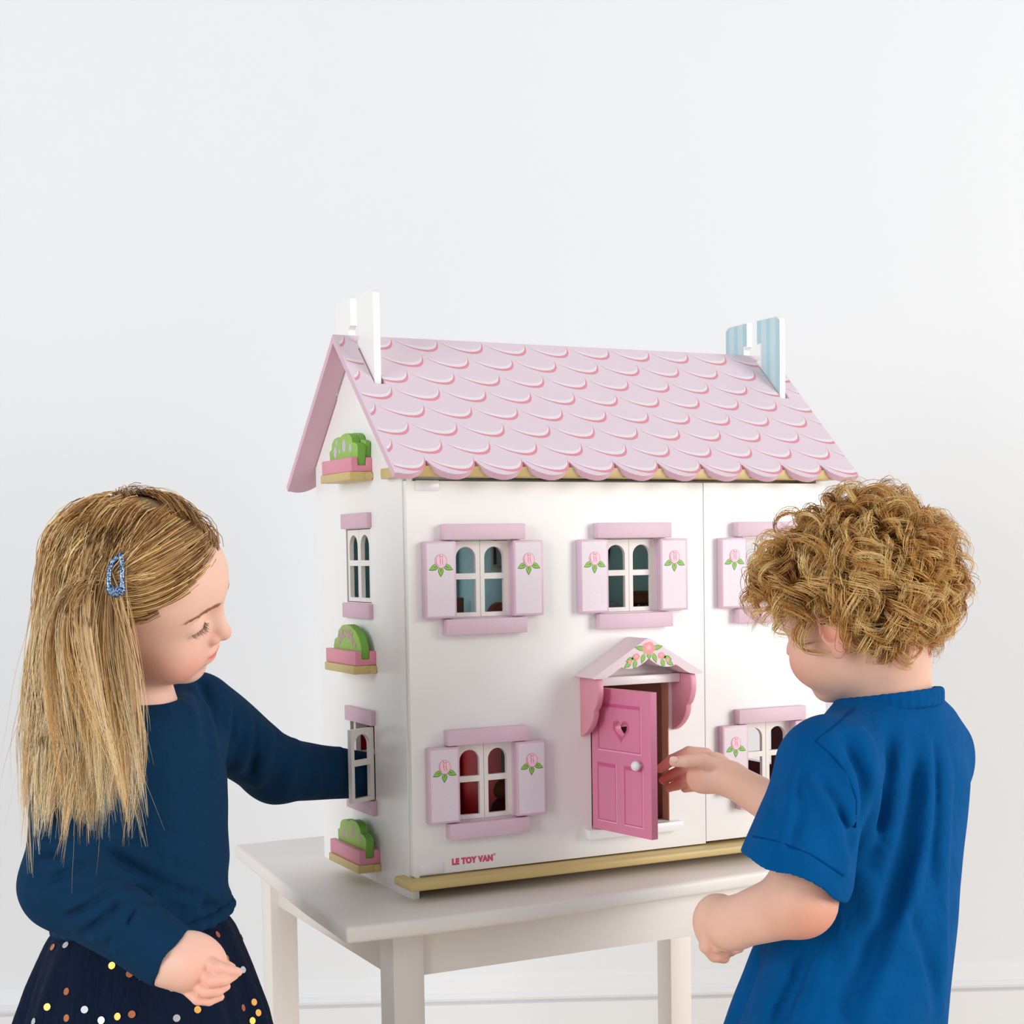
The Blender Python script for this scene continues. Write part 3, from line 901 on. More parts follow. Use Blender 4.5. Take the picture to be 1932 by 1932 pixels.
def loft(zs, c1, c2, ra, rb, rot, k=0.01, op='u', mod=None, flat=0.0):
    """vertical stack of ellipses: heights zs, centres (e1, e2), radii ra (along the facing rot) and rb (across)"""
    p = Prim()
    zs, c1, c2, ra, rb = [np.asarray(v, float) for v in (zs, c1, c2, ra, rb)]
    rot = np.broadcast_to(np.asarray(rot, float), zs.shape)
    mr = max(ra.max(), rb.max()) * 1.15
    corners = []
    for i in range(len(zs)):
        cc = c1[i] * E1 + c2[i] * E2
        corners += [cc - mr * np.array([1, 1, 0]) + zs[i] * E3, cc + mr * np.array([1, 1, 0]) + zs[i] * E3]
    corners = np.array(corners)
    p.lo, p.hi, p.k, p.op = corners.min(0), corners.max(0), k, op
    order = np.argsort(zs)
    zs, c1, c2, ra, rb, rot = [v[order] for v in (zs, c1, c2, ra, rb, rot)]
    # smooth interpolation table
    zt = np.linspace(zs[0], zs[-1], 160)
    def sm(v):
        t = np.interp(zt, zs, v)
        kk = np.exp(-np.linspace(-2, 2, 11) ** 2); kk /= kk.sum()
        return np.convolve(np.pad(t, 5, mode='edge'), kk, 'valid')
    tab = [sm(v) for v in (c1, c2, ra, rb, rot)]
    z0, z1 = zs[0], zs[-1]
    def f(P):
        z = P[:, 2]
        x1, x2, a, b, ro = [np.interp(z, zt, t) for t in tab]
        u = P @ E1 - x1
        v = P @ E2 - x2
        cr, sr = np.cos(ro), np.sin(ro)
        fu, fv = u * cr + v * sr, -u * sr + v * cr
        if mod is not None:
            g = mod(np.arctan2(fv / b, fu / a), z)
            a = a * g; b = b * g
        k0 = np.sqrt((fu / a) ** 2 + (fv / b) ** 2) + 1e-9
        k1 = np.sqrt((fu / (a * a)) ** 2 + (fv / (b * b)) ** 2) + 1e-9
        d = k0 * (k0 - 1) / k1
        d = np.where(k0 < 0.05, -np.minimum(a, b), d)
        return np.maximum(d, np.maximum(z0 - z, z - z1))
    p.f = f
    return p
def evalf(prims, P, disp=None):
    d = np.full(len(P), 0.2)
    for p in prims:
        dd = p.f(P)
        if p.op == 'u':
            h = np.clip(0.5 + 0.5 * (dd - d) / p.k, 0, 1)
            d = dd * (1 - h) + d * h - p.k * h * (1 - h)
        else:
            h = np.clip(0.5 - 0.5 * (d + dd) / p.k, 0, 1)
            d = d * (1 - h) - dd * h + p.k * h * (1 - h)
    if disp is not None:
        d = d - disp(P)
    return d
def comp(prims, k=0.01):
    """several shapes (with their own cuts) used as one shape"""
    p = Prim()
    us = [q for q in prims if q.op == 'u']
    p.lo = np.min([q.lo for q in us], 0); p.hi = np.max([q.hi for q in us], 0)
    p.k, p.op = k, 'u'
    p.f = lambda P: evalf(prims, P)
    return p
def axis_grid(lo, hi, zones, base):
    """1-D grid with finer spacing inside zones [(a, b, h)]"""
    out = [lo]
    while out[-1] < hi:
        x = out[-1]
        h = base
        for a, b, hh in zones:
            if a - base < x < b + base:
                h = min(h, hh)
        out.append(x + h)
    return np.array(out)
def mesh_field(prims, zones, base, disp=None, dmax=0.0, B=12):
    """zones: list of (lo3, hi3, h) boxes in the e-frame; returns verts (world) and quads"""
    los = np.array([p.lo for p in prims if p.op == 'u']); his = np.array([p.hi for p in prims if p.op == 'u'])
    # prim boxes in the e-frame
    def ebox(lo, hi):
        cs = np.array([[x, y, z] for x in (lo[0], hi[0]) for y in (lo[1], hi[1]) for z in (lo[2], hi[2])]) @ EB.T
        return cs.min(0), cs.max(0)
    pb = [ebox(p.lo, p.hi) for p in prims]
    ulo = np.min([pb[i][0] for i, p in enumerate(prims) if p.op == 'u'], 0) - 0.012 - dmax
    uhi = np.max([pb[i][1] for i, p in enumerate(prims) if p.op == 'u'], 0) + 0.012 + dmax
    ax = [axis_grid(ulo[i], uhi[i], [(z[0][i], z[1][i], z[2]) for z in zones], base) for i in range(3)]
    n = [len(a) for a in ax]
    D = np.full(n, 0.2, np.float32)
    PLO = np.array([l - p.k - 0.004 - dmax for p, (l, h) in zip(prims, pb)])
    PHI = np.array([h + p.k + 0.004 + dmax for p, (l, h) in zip(prims, pb)])
    UOP = np.array([p.op == 'u' for p in prims])
    for i0 in range(0, n[0], B):
        for j0 in range(0, n[1], B):
            for k0 in range(0, n[2], B):
                s = (slice(i0, min(i0 + B, n[0])), slice(j0, min(j0 + B, n[1])), slice(k0, min(k0 + B, n[2])))
                a, b, c = ax[0][s[0]], ax[1][s[1]], ax[2][s[2]]
                blo = np.array([a[0], b[0], c[0]]); bhi = np.array([a[-1], b[-1], c[-1]])
                msk = ((PLO < bhi) & (PHI > blo)).all(1)
                if not (msk & UOP).any():
                    continue
                act = [prims[q] for q in np.nonzero(msk)[0]]
                cc = (blo + bhi) / 2
                R = np.linalg.norm(bhi - blo) / 2
                d0 = evalf(act, (cc @ EB)[None, :])[0]
                if abs(d0) > 1.25 * R + 0.006 + dmax:
                    D[s] = d0
                    continue
                g = np.stack(np.meshgrid(a, b, c, indexing='ij'), -1).reshape(-1, 3)
                D[s] = evalf(act, g @ EB, disp).reshape(len(a), len(b), len(c))
    return surface_nets(D, ax)
def surface_nets(D, ax):
    S = D < 0
    c = [S[i:S.shape[0] - 1 + i, j:S.shape[1] - 1 + j, k:S.shape[2] - 1 + k] for i in (0, 1) for j in (0, 1) for k in (0, 1)]
    al = c[0].copy(); an = c[0].copy()
    for q in c[1:]:
        al &= q; an |= q
    mix = an & ~al
    I, J, Kk = np.nonzero(mix)
    nv = len(I)
    idx = np.full(mix.shape, -1, np.int32)
    idx[I, J, Kk] = np.arange(nv)
    corner = [(i, j, k) for i in (0, 1) for j in (0, 1) for k in (0, 1)]
    V = np.stack([D[I + i, J + j, Kk + k] for i, j, k in corner], 1).astype(np.float64)
    pos = [np.stack([ax[0][I + i], ax[1][J + j], ax[2][Kk + k]], 1) for i, j, k in corner]
    acc = np.zeros((nv, 3)); cnt = np.zeros(nv)
    for a in range(8):
        for b in range(a + 1, 8):
            if sum(abs(corner[a][t] - corner[b][t]) for t in range(3)) != 1:
                continue
            va, vb = V[:, a], V[:, b]
            m = (va < 0) != (vb < 0)
            t = np.where(m, va / np.where(m, va - vb, 1), 0)
            acc += np.where(m[:, None], pos[a] + t[:, None] * (pos[b] - pos[a]), 0)
            cnt += m
    verts = (acc / cnt[:, None]) @ EB
    quads = []
    for axn in range(3):
        sa = [slice(None)] * 3; sb = [slice(None)] * 3
        sa[axn] = slice(0, -1); sb[axn] = slice(1, None)
        A, Bq = S[tuple(sa)], S[tuple(sb)]
        ch = A != Bq
        u, v = [t for t in range(3) if t != axn]
        # inner edges only
        sl_ = [slice(None)] * 3
        sl_[u] = slice(1, -1); sl_[v] = slice(1, -1)
        ii = np.array(np.nonzero(ch[tuple(sl_)]))
        if ii.shape[1] == 0:
            continue
        ii[u] += 1; ii[v] += 1
        inside = A[tuple(ii)]
        def cell(du, dv):
            q = [ii[0].copy(), ii[1].copy(), ii[2].copy()]
            q[u] = q[u] - du; q[v] = q[v] - dv
            return idx[q[0], q[1], q[2]]
        q = np.stack([cell(1, 1), cell(0, 1), cell(0, 0), cell(1, 0)], 1)
        flip = inside if axn != 1 else ~inside
        q[~flip] = q[~flip][:, ::-1]
        quads.append(q)
    quads = np.concatenate(quads)
    quads = quads[(quads >= 0).all(1)]
    return verts, quads
def np_mesh(name, verts, quads):
    me = bpy.data.meshes.new(name)
    nv, nq = len(verts), len(quads)
    k = quads.shape[1]
    me.vertices.add(nv)
    me.vertices.foreach_set('co', np.ascontiguousarray(verts, np.float32).ravel())
    me.loops.add(nq * k)
    me.loops.foreach_set('vertex_index', np.ascontiguousarray(quads, np.int32).ravel())
    me.polygons.add(nq)
    me.polygons.foreach_set('loop_start', np.arange(0, nq * k, k, dtype=np.int32))
    me.polygons.foreach_set('use_smooth', np.ones(nq, bool))
    me.update(calc_edges=True)
    return me
def relax(verts, quads, n=1, lam=0.5):
    for _ in range(n):
        acc = np.zeros_like(verts); cnt = np.zeros(len(verts))
        k = quads.shape[1]
        for i in range(k):
            a, b = quads[:, i], quads[:, (i + 1) % k]
            np.add.at(acc, a, verts[b]); np.add.at(cnt, a, 1)
            np.add.at(acc, b, verts[a]); np.add.at(cnt, b, 1)
        verts = verts + lam * (acc / np.maximum(cnt, 1)[:, None] - verts)
    return verts
def color_attr(me, name, rgbv):
    at = me.attributes.new(name, 'FLOAT_COLOR', 'POINT')
    c = np.ones((len(rgbv), 4), np.float32)
    c[:, :3] = rgbv
    at.data.foreach_set('color', c.ravel())
def attr_mat(name, attr, rough, spec=0.5, sss=0.0, bump=0.0, bscale=300, sheen=0.0, stretch=(1, 1, 1), var=0.0, vscale=100, aniso=0.0, coat=0.0):
    m = bpy.data.materials.new(name)
    m.use_nodes = True
    nt = m.node_tree
    b = nt.nodes['Principled BSDF']
    at = nt.nodes.new('ShaderNodeAttribute')
    at.attribute_name = attr
    src = at.outputs['Color']
    tc = nt.nodes.new('ShaderNodeTexCoord')
    if var:
        nz = nt.nodes.new('ShaderNodeTexNoise'); nz.inputs['Scale'].default_value = vscale; nz.inputs['Detail'].default_value = 5
        nt.links.new(tc.outputs['Object'], nz.inputs['Vector'])
        mr = nt.nodes.new('ShaderNodeMapRange')
        mr.inputs['To Min'].default_value = 1 - var; mr.inputs['To Max'].default_value = 1 + var
        nt.links.new(nz.outputs['Fac'], mr.inputs['Value'])
        mx = nt.nodes.new('ShaderNodeMix'); mx.data_type = 'RGBA'; mx.blend_type = 'MULTIPLY'; mx.inputs[0].default_value = 1.0
        nt.links.new(src, mx.inputs[6]); nt.links.new(mr.outputs[0], mx.inputs[7])
        src = mx.outputs[2]
    nt.links.new(src, b.inputs['Base Color'])
    b.inputs['Roughness'].default_value = rough
    b.inputs['Specular IOR Level'].default_value = spec
    if sss:
        b.inputs['Subsurface Weight'].default_value = sss
        b.inputs['Subsurface Radius'].default_value = (0.010, 0.0035, 0.0018)
        b.inputs['Subsurface Scale'].default_value = 0.5
    if sheen:
        b.inputs['Sheen Weight'].default_value = sheen
        b.inputs['Sheen Roughness'].default_value = 0.45
    if bump:
        mp = nt.nodes.new('ShaderNodeMapping'); mp.inputs['Scale'].default_value = stretch
        nt.links.new(tc.outputs['Object'], mp.inputs['Vector'])
        n2 = nt.nodes.new('ShaderNodeTexNoise'); n2.inputs['Scale'].default_value = bscale; n2.inputs['Detail'].default_value = 4
        nt.links.new(mp.outputs[0], n2.inputs['Vector'])
        bp = nt.nodes.new('ShaderNodeBump'); bp.inputs['Strength'].default_value = bump; bp.inputs['Distance'].default_value = 0.001
        nt.links.new(n2.outputs['Fac'], bp.inputs['Height'])
        nt.links.new(bp.outputs[0], b.inputs['Normal'])
    return m
M_SKIN = attr_mat('skin', 'skin', 0.48, 0.35, sss=0.22, bump=0.12, bscale=900, var=0.05, vscale=60)
LIN = lambda c: np.array(rgb(*c)[:3])

class HeadFrame:
    """local head axes: F forward, L to the person's left, U up; units cm"""
    def __init__(self, origin, yaw_dir, pitch, roll, scale):
        f = nrmz(yaw_dir)                                   # horizontal facing direction (world)
        l = np.cross(E3, f)
        F2 = math.cos(pitch) * f - math.sin(pitch) * E3
        U2 = math.sin(pitch) * f + math.cos(pitch) * E3
        L3 = math.cos(roll) * l + math.sin(roll) * U2
        U3 = -math.sin(roll) * l + math.cos(roll) * U2
        self.R = np.stack([F2, L3, U3])
        self.c = np.asarray(origin, float)
        self.s = scale * 0.01
    def w(self, *p):
        return self.c + self.s * (np.asarray(p, float) @ self.R)
    def loc(self, P):
        return (P - self.c) @ self.R.T / self.s
    def ell(self, c, r, k=0.6, op='u', tilt=None):
        R = self.R
        if tilt is not None:                                # extra rotation in local axes (axis index, angle)
            i, a = tilt
            j, k2 = [(1, 2), (2, 0), (0, 1)][i]
            Q = np.eye(3)
            Q[j, j] = Q[k2, k2] = math.cos(a); Q[j, k2] = math.sin(a); Q[k2, j] = -math.sin(a)
            R = Q @ self.R
        return ell(self.w(*c), np.asarray(r) * self.s, R, k * self.s, op)
    def cone(self, a, b, ra, rb, k=0.6, op='u'):
        return cone(self.w(*a), self.w(*b), ra * self.s, rb * self.s, k * self.s, op)
def child_head(H, ears=(-1, 1)):
    p = [H.ell((0.1, 0, 4.6), (8.1, 7.0, 7.0)),
         H.ell((3.4, 0, 4.4), (5.3, 5.7, 4.6), 2.0),
         H.ell((2.9, 0, -0.6), (5.0, 5.5, 6.4), 2.5),
         H.ell((3.2, 0, -3.6), (4.3, 4.6, 3.3), 1.5),
         H.ell((6.1, 0, -5.5), (1.5, 2.0, 1.35), 1.2)]
    for s in (-1, 1):
        p += [H.ell((5.0, s * 3.1, -2.1), (2.8, 2.7, 2.9), 1.2),          # cheek
              H.ell((8.7, s * 2.9, 2.15), (1.5, 2.1, 1.05), 1.3, 's'),   # eye socket
              H.ell((6.35, s * 2.95, 1.80), (1.32, 1.60, 1.28), 0.30),   # closed lid over the eyeball
              H.ell((7.75, s * 3.0, 1.36), (0.75, 1.5, 0.11), 0.18, 's', tilt=(0, -s * 0.10))]   # lid slit
    p += [H.cone((7.9, 0, 2.3), (8.75, 0, 0.0), 0.62, 0.78, 0.9),
          H.ell((8.95, 0, -0.55), (0.95, 0.92, 0.80), 0.5)]
    for s in (-1, 1):
        p += [H.ell((8.15, s * 0.95, -0.95), (0.85, 0.62, 0.62), 0.35),
              H.ell((8.55, s * 0.48, -1.62), (0.35, 0.26, 0.32), 0.15, 's')]
    p += [H.ell((6.9, 0, -2.7), (1.55, 2.3, 1.7), 1.0),
          H.ell((8.22, 0, -2.55), (0.55, 1.55, 0.52), 0.4),
          H.ell((8.00, 0, -3.55), (0.58, 1.35, 0.50), 0.4),
          H.ell((8.75, 0, -3.08), (0.85, 1.85, 0.10), 0.2, 's')]
    for s in ears:
        p += [H.ell((-0.3, s * 7.25, 0.6), (1.75, 0.55, 2.9), 0.5, tilt=(2, s * 0.45)),
              H.ell((0.15, s * 7.75, 0.9), (1.0, 0.55, 1.9), 0.3, 's', tilt=(2, s * 0.45)),
              H.ell((0.25, s * 7.05, -2.0), (0.75, 0.55, 0.85), 0.4)]
    return p
def face_paint(H, V, base, blush, lip, skin_noise=0.0):
    L = H.loc(V)
    col = np.tile(LIN(base), (len(V), 1))
    def mixin(w, c):
        w = np.clip(w, 0, 1)[:, None]
        col[:] = col * (1 - w) + LIN(c) * w
    g = lambda c, r: np.exp(-(((L - np.array(c)) / np.array(r)) ** 2).sum(1))
    for s in (-1, 1):
        mixin(0.55 * g((6.2, s * 3.9, -2.6), (2.6, 2.2, 2.0)), blush)
        mixin(0.45 * g((0.2, s * 7.6, 0.3), (2.2, 1.2, 3.2)), blush)
        mixin(0.35 * g((8.2, s * 0.9, -1.1), (0.9, 0.8, 0.8)), blush)
    mixin(0.35 * g((9.2, 0, -0.6), (1.0, 1.0, 0.8)), blush)
    wl = (np.exp(-((L[:, 2] + 2.95) / 0.50) ** 4) * np.exp(-(L[:, 1] / 1.55) ** 4) * (L[:, 0] > 7.2))
    mixin(0.9 * wl, lip)
    return col
HL_F = np.array([-12, -7, -3, 0, 1.5, 3, 4.5, 6, 7, 12.0])
HL_U = np.array([-4.2, -4.0, -2.8, -0.2, 1.6, 3.8, 5.4, 7.0, 7.9, 8.2])
def hairline(F):
    return np.interp(F, HL_F, HL_U)
def scalp_paint(H, V, col, c, soft=0.7):
    L = H.loc(V)
    inside = (np.abs(L[:, 1]) < 9) & (L[:, 2] > -6) & (L[:, 2] < 14) & (np.abs(L[:, 0]) < 11)
    r = np.sqrt(((L - np.array([0.1, 0, 4.6])) / np.array([8.4, 7.3, 7.3])) ** 2 @ np.ones(3))
    w_ = np.clip((L[:, 2] - hairline(L[:, 0]) - 0.2) / soft, 0, 1) * inside * (r < 1.12)
    col[:] = col * (1 - w_[:, None]) + LIN(c) * w_[:, None]
def march(prims, px, py, d0, d1, step=0.003):
    """first point of the surface along the sight line of a photo pixel"""
    ds = np.arange(d0, d1, step)
    P = np.array([K(px, py, d) for d in ds])
    v = evalf(prims, P)
    i = np.argmax(v < 0)
    if v[i] >= 0:
        i = int(np.argmin(v))
    return P[i]
def hand_chain(pts, rads, k=0.0028):
    return [cone(pts[i], pts[i + 1], rads[i], rads[i + 1], k) for i in range(len(pts) - 1)]

# ---- hair strands as tapered three-sided tubes
def strands_mesh(name, paths, rad, cols, tipcols=None):
    """paths (n, m, 3); rad (n,); cols (n, 3) root colour, tipcols (n, 3)"""
    n, m, _ = paths.shape
    T = np.gradient(paths, axis=1)
    T /= np.linalg.norm(T, axis=2, keepdims=True) + 1e-9
    ref = np.where(np.abs(T[..., 2:3]) > 0.9, np.array([1.0, 0, 0]), np.array([0, 0, 1.0]))
    A = np.cross(T, ref); A /= np.linalg.norm(A, axis=2, keepdims=True) + 1e-9
    Bv = np.cross(T, A)
    t = np.linspace(0, 1, m)
    taper = np.clip(np.minimum(1.0, (1 - t) * 2.2 + 0.12), 0.1, 1)[None, :, None] * rad[:, None, None]
    rings = []
    for q in range(3):
        a = 2 * math.pi * q / 3
        rings.append(paths + taper * (math.cos(a) * A + math.sin(a) * Bv))
    V = np.stack(rings, 2).reshape(-1, 3)                       # index = (s*m + i)*3 + q
    base = (np.arange(n)[:, None] * m + np.arange(m - 1)[None, :]) * 3
    Q = []
    for q in range(3):
        q2 = (q + 1) % 3
        Q.append(np.stack([base + q, base + q2, base + 3 + q2, base + 3 + q], -1).reshape(-1, 4))
    Q = np.concatenate(Q)
    me = np_mesh(name, V, Q)
    tc = cols if tipcols is None else tipcols
    C = cols[:, None, :] * (1 - t)[None, :, None] + tc[:, None, :] * t[None, :, None]
    color_attr(me, 'strand', np.repeat(C.reshape(-1, 3), 3, axis=0))
    return me
M_HAIR = attr_mat('hair', 'strand', 0.36, 0.5)
# ------------------------------------------------------------------ the girl
RNG = np.random.default_rng(7)
gface = E1
GH = HeadFrame(K(252, 1147, 1.545), gface, math.radians(13.4), math.radians(30.5), 1.0)
GF, GL = E1, E2                                        # she faces right, her left is away
GT = math.radians(-14)                                  # torso turned a little towards the camera
def ez(px, py, dep):
    w_ = K(px, py, dep)
    return w_ @ E1, w_ @ E2, w_[2]
gbody = child_head(GH)
n0 = GH.w(-1.6, 0, -2.5); n1 = K(262, 1345, 1.60)
gbody += [cone(n0, n1, 0.036, 0.041, 0.012)]
# torso
tors = [ez(270, 1335, 1.61), ez(275, 1400, 1.61), ez(280, 1480, 1.61), ez(278, 1600, 1.60), ez(272, 1700, 1.60), ez(270, 1800, 1.60), ez(270, 1900, 1.60)]
gbody += [loft([t[2] for t in tors], [t[0] for t in tors], [t[1] for t in tors], [0.040, 0.048, 0.054, 0.054, 0.054, 0.060, 0.060], [0.048, 0.078, 0.078, 0.072, 0.070, 0.076, 0.074], GT, 0.012)]
# arms: the near right arm hangs bent in front, the far left arm reaches into the house
shR, elR, wrR = K(150, 1425, 1.515), K(118, 1672, 1.475), K(318, 1812, 1.455)
shL, elL, wrL = K(372, 1345, 1.70), K(520, 1452, 1.815), K(690, 1462, 1.93)
gbody += [cone(shR, elR, 0.026, 0.024, 0.012), cone(elR, wrR, 0.024, 0.0225, 0.012),
          cone(shL, elL, 0.026, 0.023, 0.012), cone(elL, wrL, 0.023, 0.020, 0.012)]
# left hand inside the house
ld = nrmz(wrL - elL)
hl = wrL + ld * 0.030
gbody += [ell(hl, (0.030, 0.018, 0.024), np.stack([ld, np.cross(E3, ld), E3]), 0.008)]
for i in range(4):
    b0 = wrL + ld * 0.045 + E3 * (0.015 - 0.010 * i)
    gbody += hand_chain([b0, b0 + ld * 0.020 - 0.003 * E3, b0 + ld * (0.036 - 0.003 * abs(i - 1)) - 0.008 * E3], [0.0065, 0.006, 0.0052])
gbody += hand_chain([wrL + ld * 0.018 + E3 * 0.018, wrL + ld * 0.036 + E3 * 0.028, wrL + ld * 0.050 + E3 * 0.026], [0.0075, 0.0066, 0.0058])
# right hand: loosely closed, fingertips together, back of the hand to the camera
D0 = 1.452
gbody += [cone(wrR, K(352, 1818, D0), 0.0235, 0.026, 0.010),
          ell(K(366, 1815, D0 + 0.002), (0.032, 0.015, 0.028), np.stack([nrmz(K(430, 1842, D0) - K(330, 1800, D0)), E2, nrmz(np.cross(nrmz(K(430, 1842, D0) - K(330, 1800, D0)), E2))]), 0.010)]
fing = [  # knuckle, middle joint, end joint, tip : pixel x, y, depth
    ([(380, 1808, 1.447), (410, 1826, 1.437), (432, 1831, 1.441), (449, 1834, 1.448)], [0.0105, 0.0094, 0.0080, 0.0060]),
    ([(374, 1830, 1.445), (402, 1850, 1.434), (424, 1849, 1.439), (441, 1841, 1.447)], [0.0105, 0.0094, 0.0080, 0.0060]),
    ([(364, 1850, 1.446), (388, 1870, 1.437), (409, 1870, 1.441), (427, 1861, 1.449)], [0.0098, 0.0088, 0.0076, 0.0057]),
    ([(352, 1864, 1.450), (373, 1885, 1.444), (394, 1888, 1.447), (416, 1881, 1.452)], [0.0090, 0.0080, 0.0070, 0.0053]),
    ([(362, 1792, 1.452), (388, 1800, 1.450), (412, 1815, 1.452), (436, 1826, 1.454)], [0.0115, 0.0100, 0.0085, 0.0066])]
for pts, rr in fing:
    gbody += hand_chain([K(*q) for q in pts], [r_ * 0.70 for r_ in rr], 0.0010)
# legs and feet
hipz = 0.50
gc = tors[-1]
for s in (-1, 1):
    hp = gc[0] * E1 + (gc[1] + s * 0.048) * E2 + 0.52 * E3
    kn = hp * np.array([1, 1, 0]) + 0.27 * E3 + E1 * 0.008
    an = hp * np.array([1, 1, 0]) + 0.055 * E3 - E1 * 0.006
    gbody += [cone(hp, kn, 0.056, 0.040, 0.02), cone(kn, an, 0.040, 0.027, 0.02),
              ell(an + E1 * 0.040 - E3 * 0.028, (0.085, 0.030, 0.026), np.stack([E1, E2, E3]), 0.02)]
def zone(c, r, h):
    c = np.asarray(c) @ EB.T
    return (c - r, c + r, h)
gv, gq = mesh_field(gbody, [zone(GH.w(3.5, 0, 0.5), np.array([0.085, 0.08, 0.085]), 0.0016), zone(K(385, 1835, 1.44), np.array([0.060, 0.035, 0.050]), 0.0014)], 0.006)
girl_me = np_mesh('person', gv, gq)
gcol = face_paint(GH, gv, (240, 196, 176), (232, 128, 110), (206, 82, 84))
dh = np.linalg.norm(gv - K(400, 1850, 1.44), axis=1)
wk = np.clip(1 - dh / 0.05, 0, 1)[:, None] * 0.5
gcol = gcol * (1 - wk) + LIN((236, 150, 128)) * wk
scalp_paint(GH, gv, gcol, (132, 98, 60))
color_attr(girl_me, 'skin', gcol)
girl = link('person', girl_me, None, M_SKIN)
tag(girl, 'girl with long fair hair in navy top and spotted skirt reaching into the dollhouse', 'person')

# ---- navy long-sleeved top
def gauss_folds(folds):
    segs = [(np.asarray(a, float), np.asarray(b, float), h, wd) for a, b, h, wd in folds]
    def f(P):
        out = np.zeros(len(P))
        plo, phi = P.min(0), P.max(0)
        for a, b, h, wd in segs:
            if np.any(np.minimum(a, b) - 3 * wd > phi) or np.any(np.maximum(a, b) + 3 * wd < plo):
                continue
            ba = b - a
            pa = P - a
            t = np.clip(pa @ ba / (ba @ ba), 0, 1)
            d2 = ((pa - t[:, None] * ba) ** 2).sum(1)
            m = d2 < (3 * wd) ** 2
            out[m] += h * np.exp(-d2[m] / (wd * wd)) * (0.35 + 0.65 * np.sin(math.pi * np.clip(t[m], 0.02, 0.98)))
        return out
    return f
def wave(P, s, seed):
    r = np.random.default_rng(seed)
    out = np.zeros(len(P))
    for _ in range(5):
        kv = r.normal(size=3); kv /= np.linalg.norm(kv)
        out += np.sin(P @ kv * s * r.uniform(0.7, 1.4) + r.uniform(0, 6.28) + 1.5 * np.sin(P @ r.normal(size=3) * s * 0.3))
    return out / 5
tt = [ez(272, 1318, 1.61), ez(276, 1350, 1.61), ez(280, 1400, 1.61), ez(282, 1480, 1.61), ez(280, 1600, 1.60), ez(276, 1680, 1.60), ez(272, 1722, 1.60), ez(272, 1738, 1.60)]
top_p = [loft([t[2] for t in tt], [t[0] for t in tt], [t[1] for t in tt], [0.046, 0.058, 0.068, 0.075, 0.078, 0.081, 0.085, 0.083], [0.056, 0.088, 0.104, 0.100, 0.092, 0.090, 0.092, 0.090], GT, 0.012)]
cuff = K(325, 1806, 1.455)
ad = nrmz(wrR - elR)
cuffL = wrL - nrmz(wrL - elL) * 0.0
top_p += [cone(shL, elL, 0.045, 0.037, 0.03), cone(elL, cuffL, 0.037, 0.0285, 0.015)]
# open ends: cuff and neckline
def cut_end(c, d, r):
    R = np.stack([d, nrmz(np.cross(d, [0.3, 0.2, 0.9])), nrmz(np.cross(d, np.cross(d, [0.3, 0.2, 0.9])))])
    return ell(c + d * 0.03, (0.03, r * 2.2, r * 2.2), R, 0.002, 's')
top_p += [comp([cone(shR, elR, 0.040, 0.038, 0.03), cone(elR, cuff - ad * 0.006, 0.038, 0.0315, 0.015), cut_end(cuff, ad, 0.034)], 0.03)]
nd = nrmz(n0 - n1)
top_p += [ell(K(279, 1268, 1.590), (0.046, 0.052, 0.038), np.stack([nrmz(E1 + 0.25 * E3), E2, nrmz(E3 - 0.25 * E1)]), 0.004, 's')]
def px_folds(prims, lst, d0, d1):
    out = []
    for pts, h, wd in lst:
        P = [march(prims, x, y, d0, d1) for x, y in pts]
        for i in range(len(P) - 1):
            out.append((P[i], P[i + 1], h, wd))
    return out
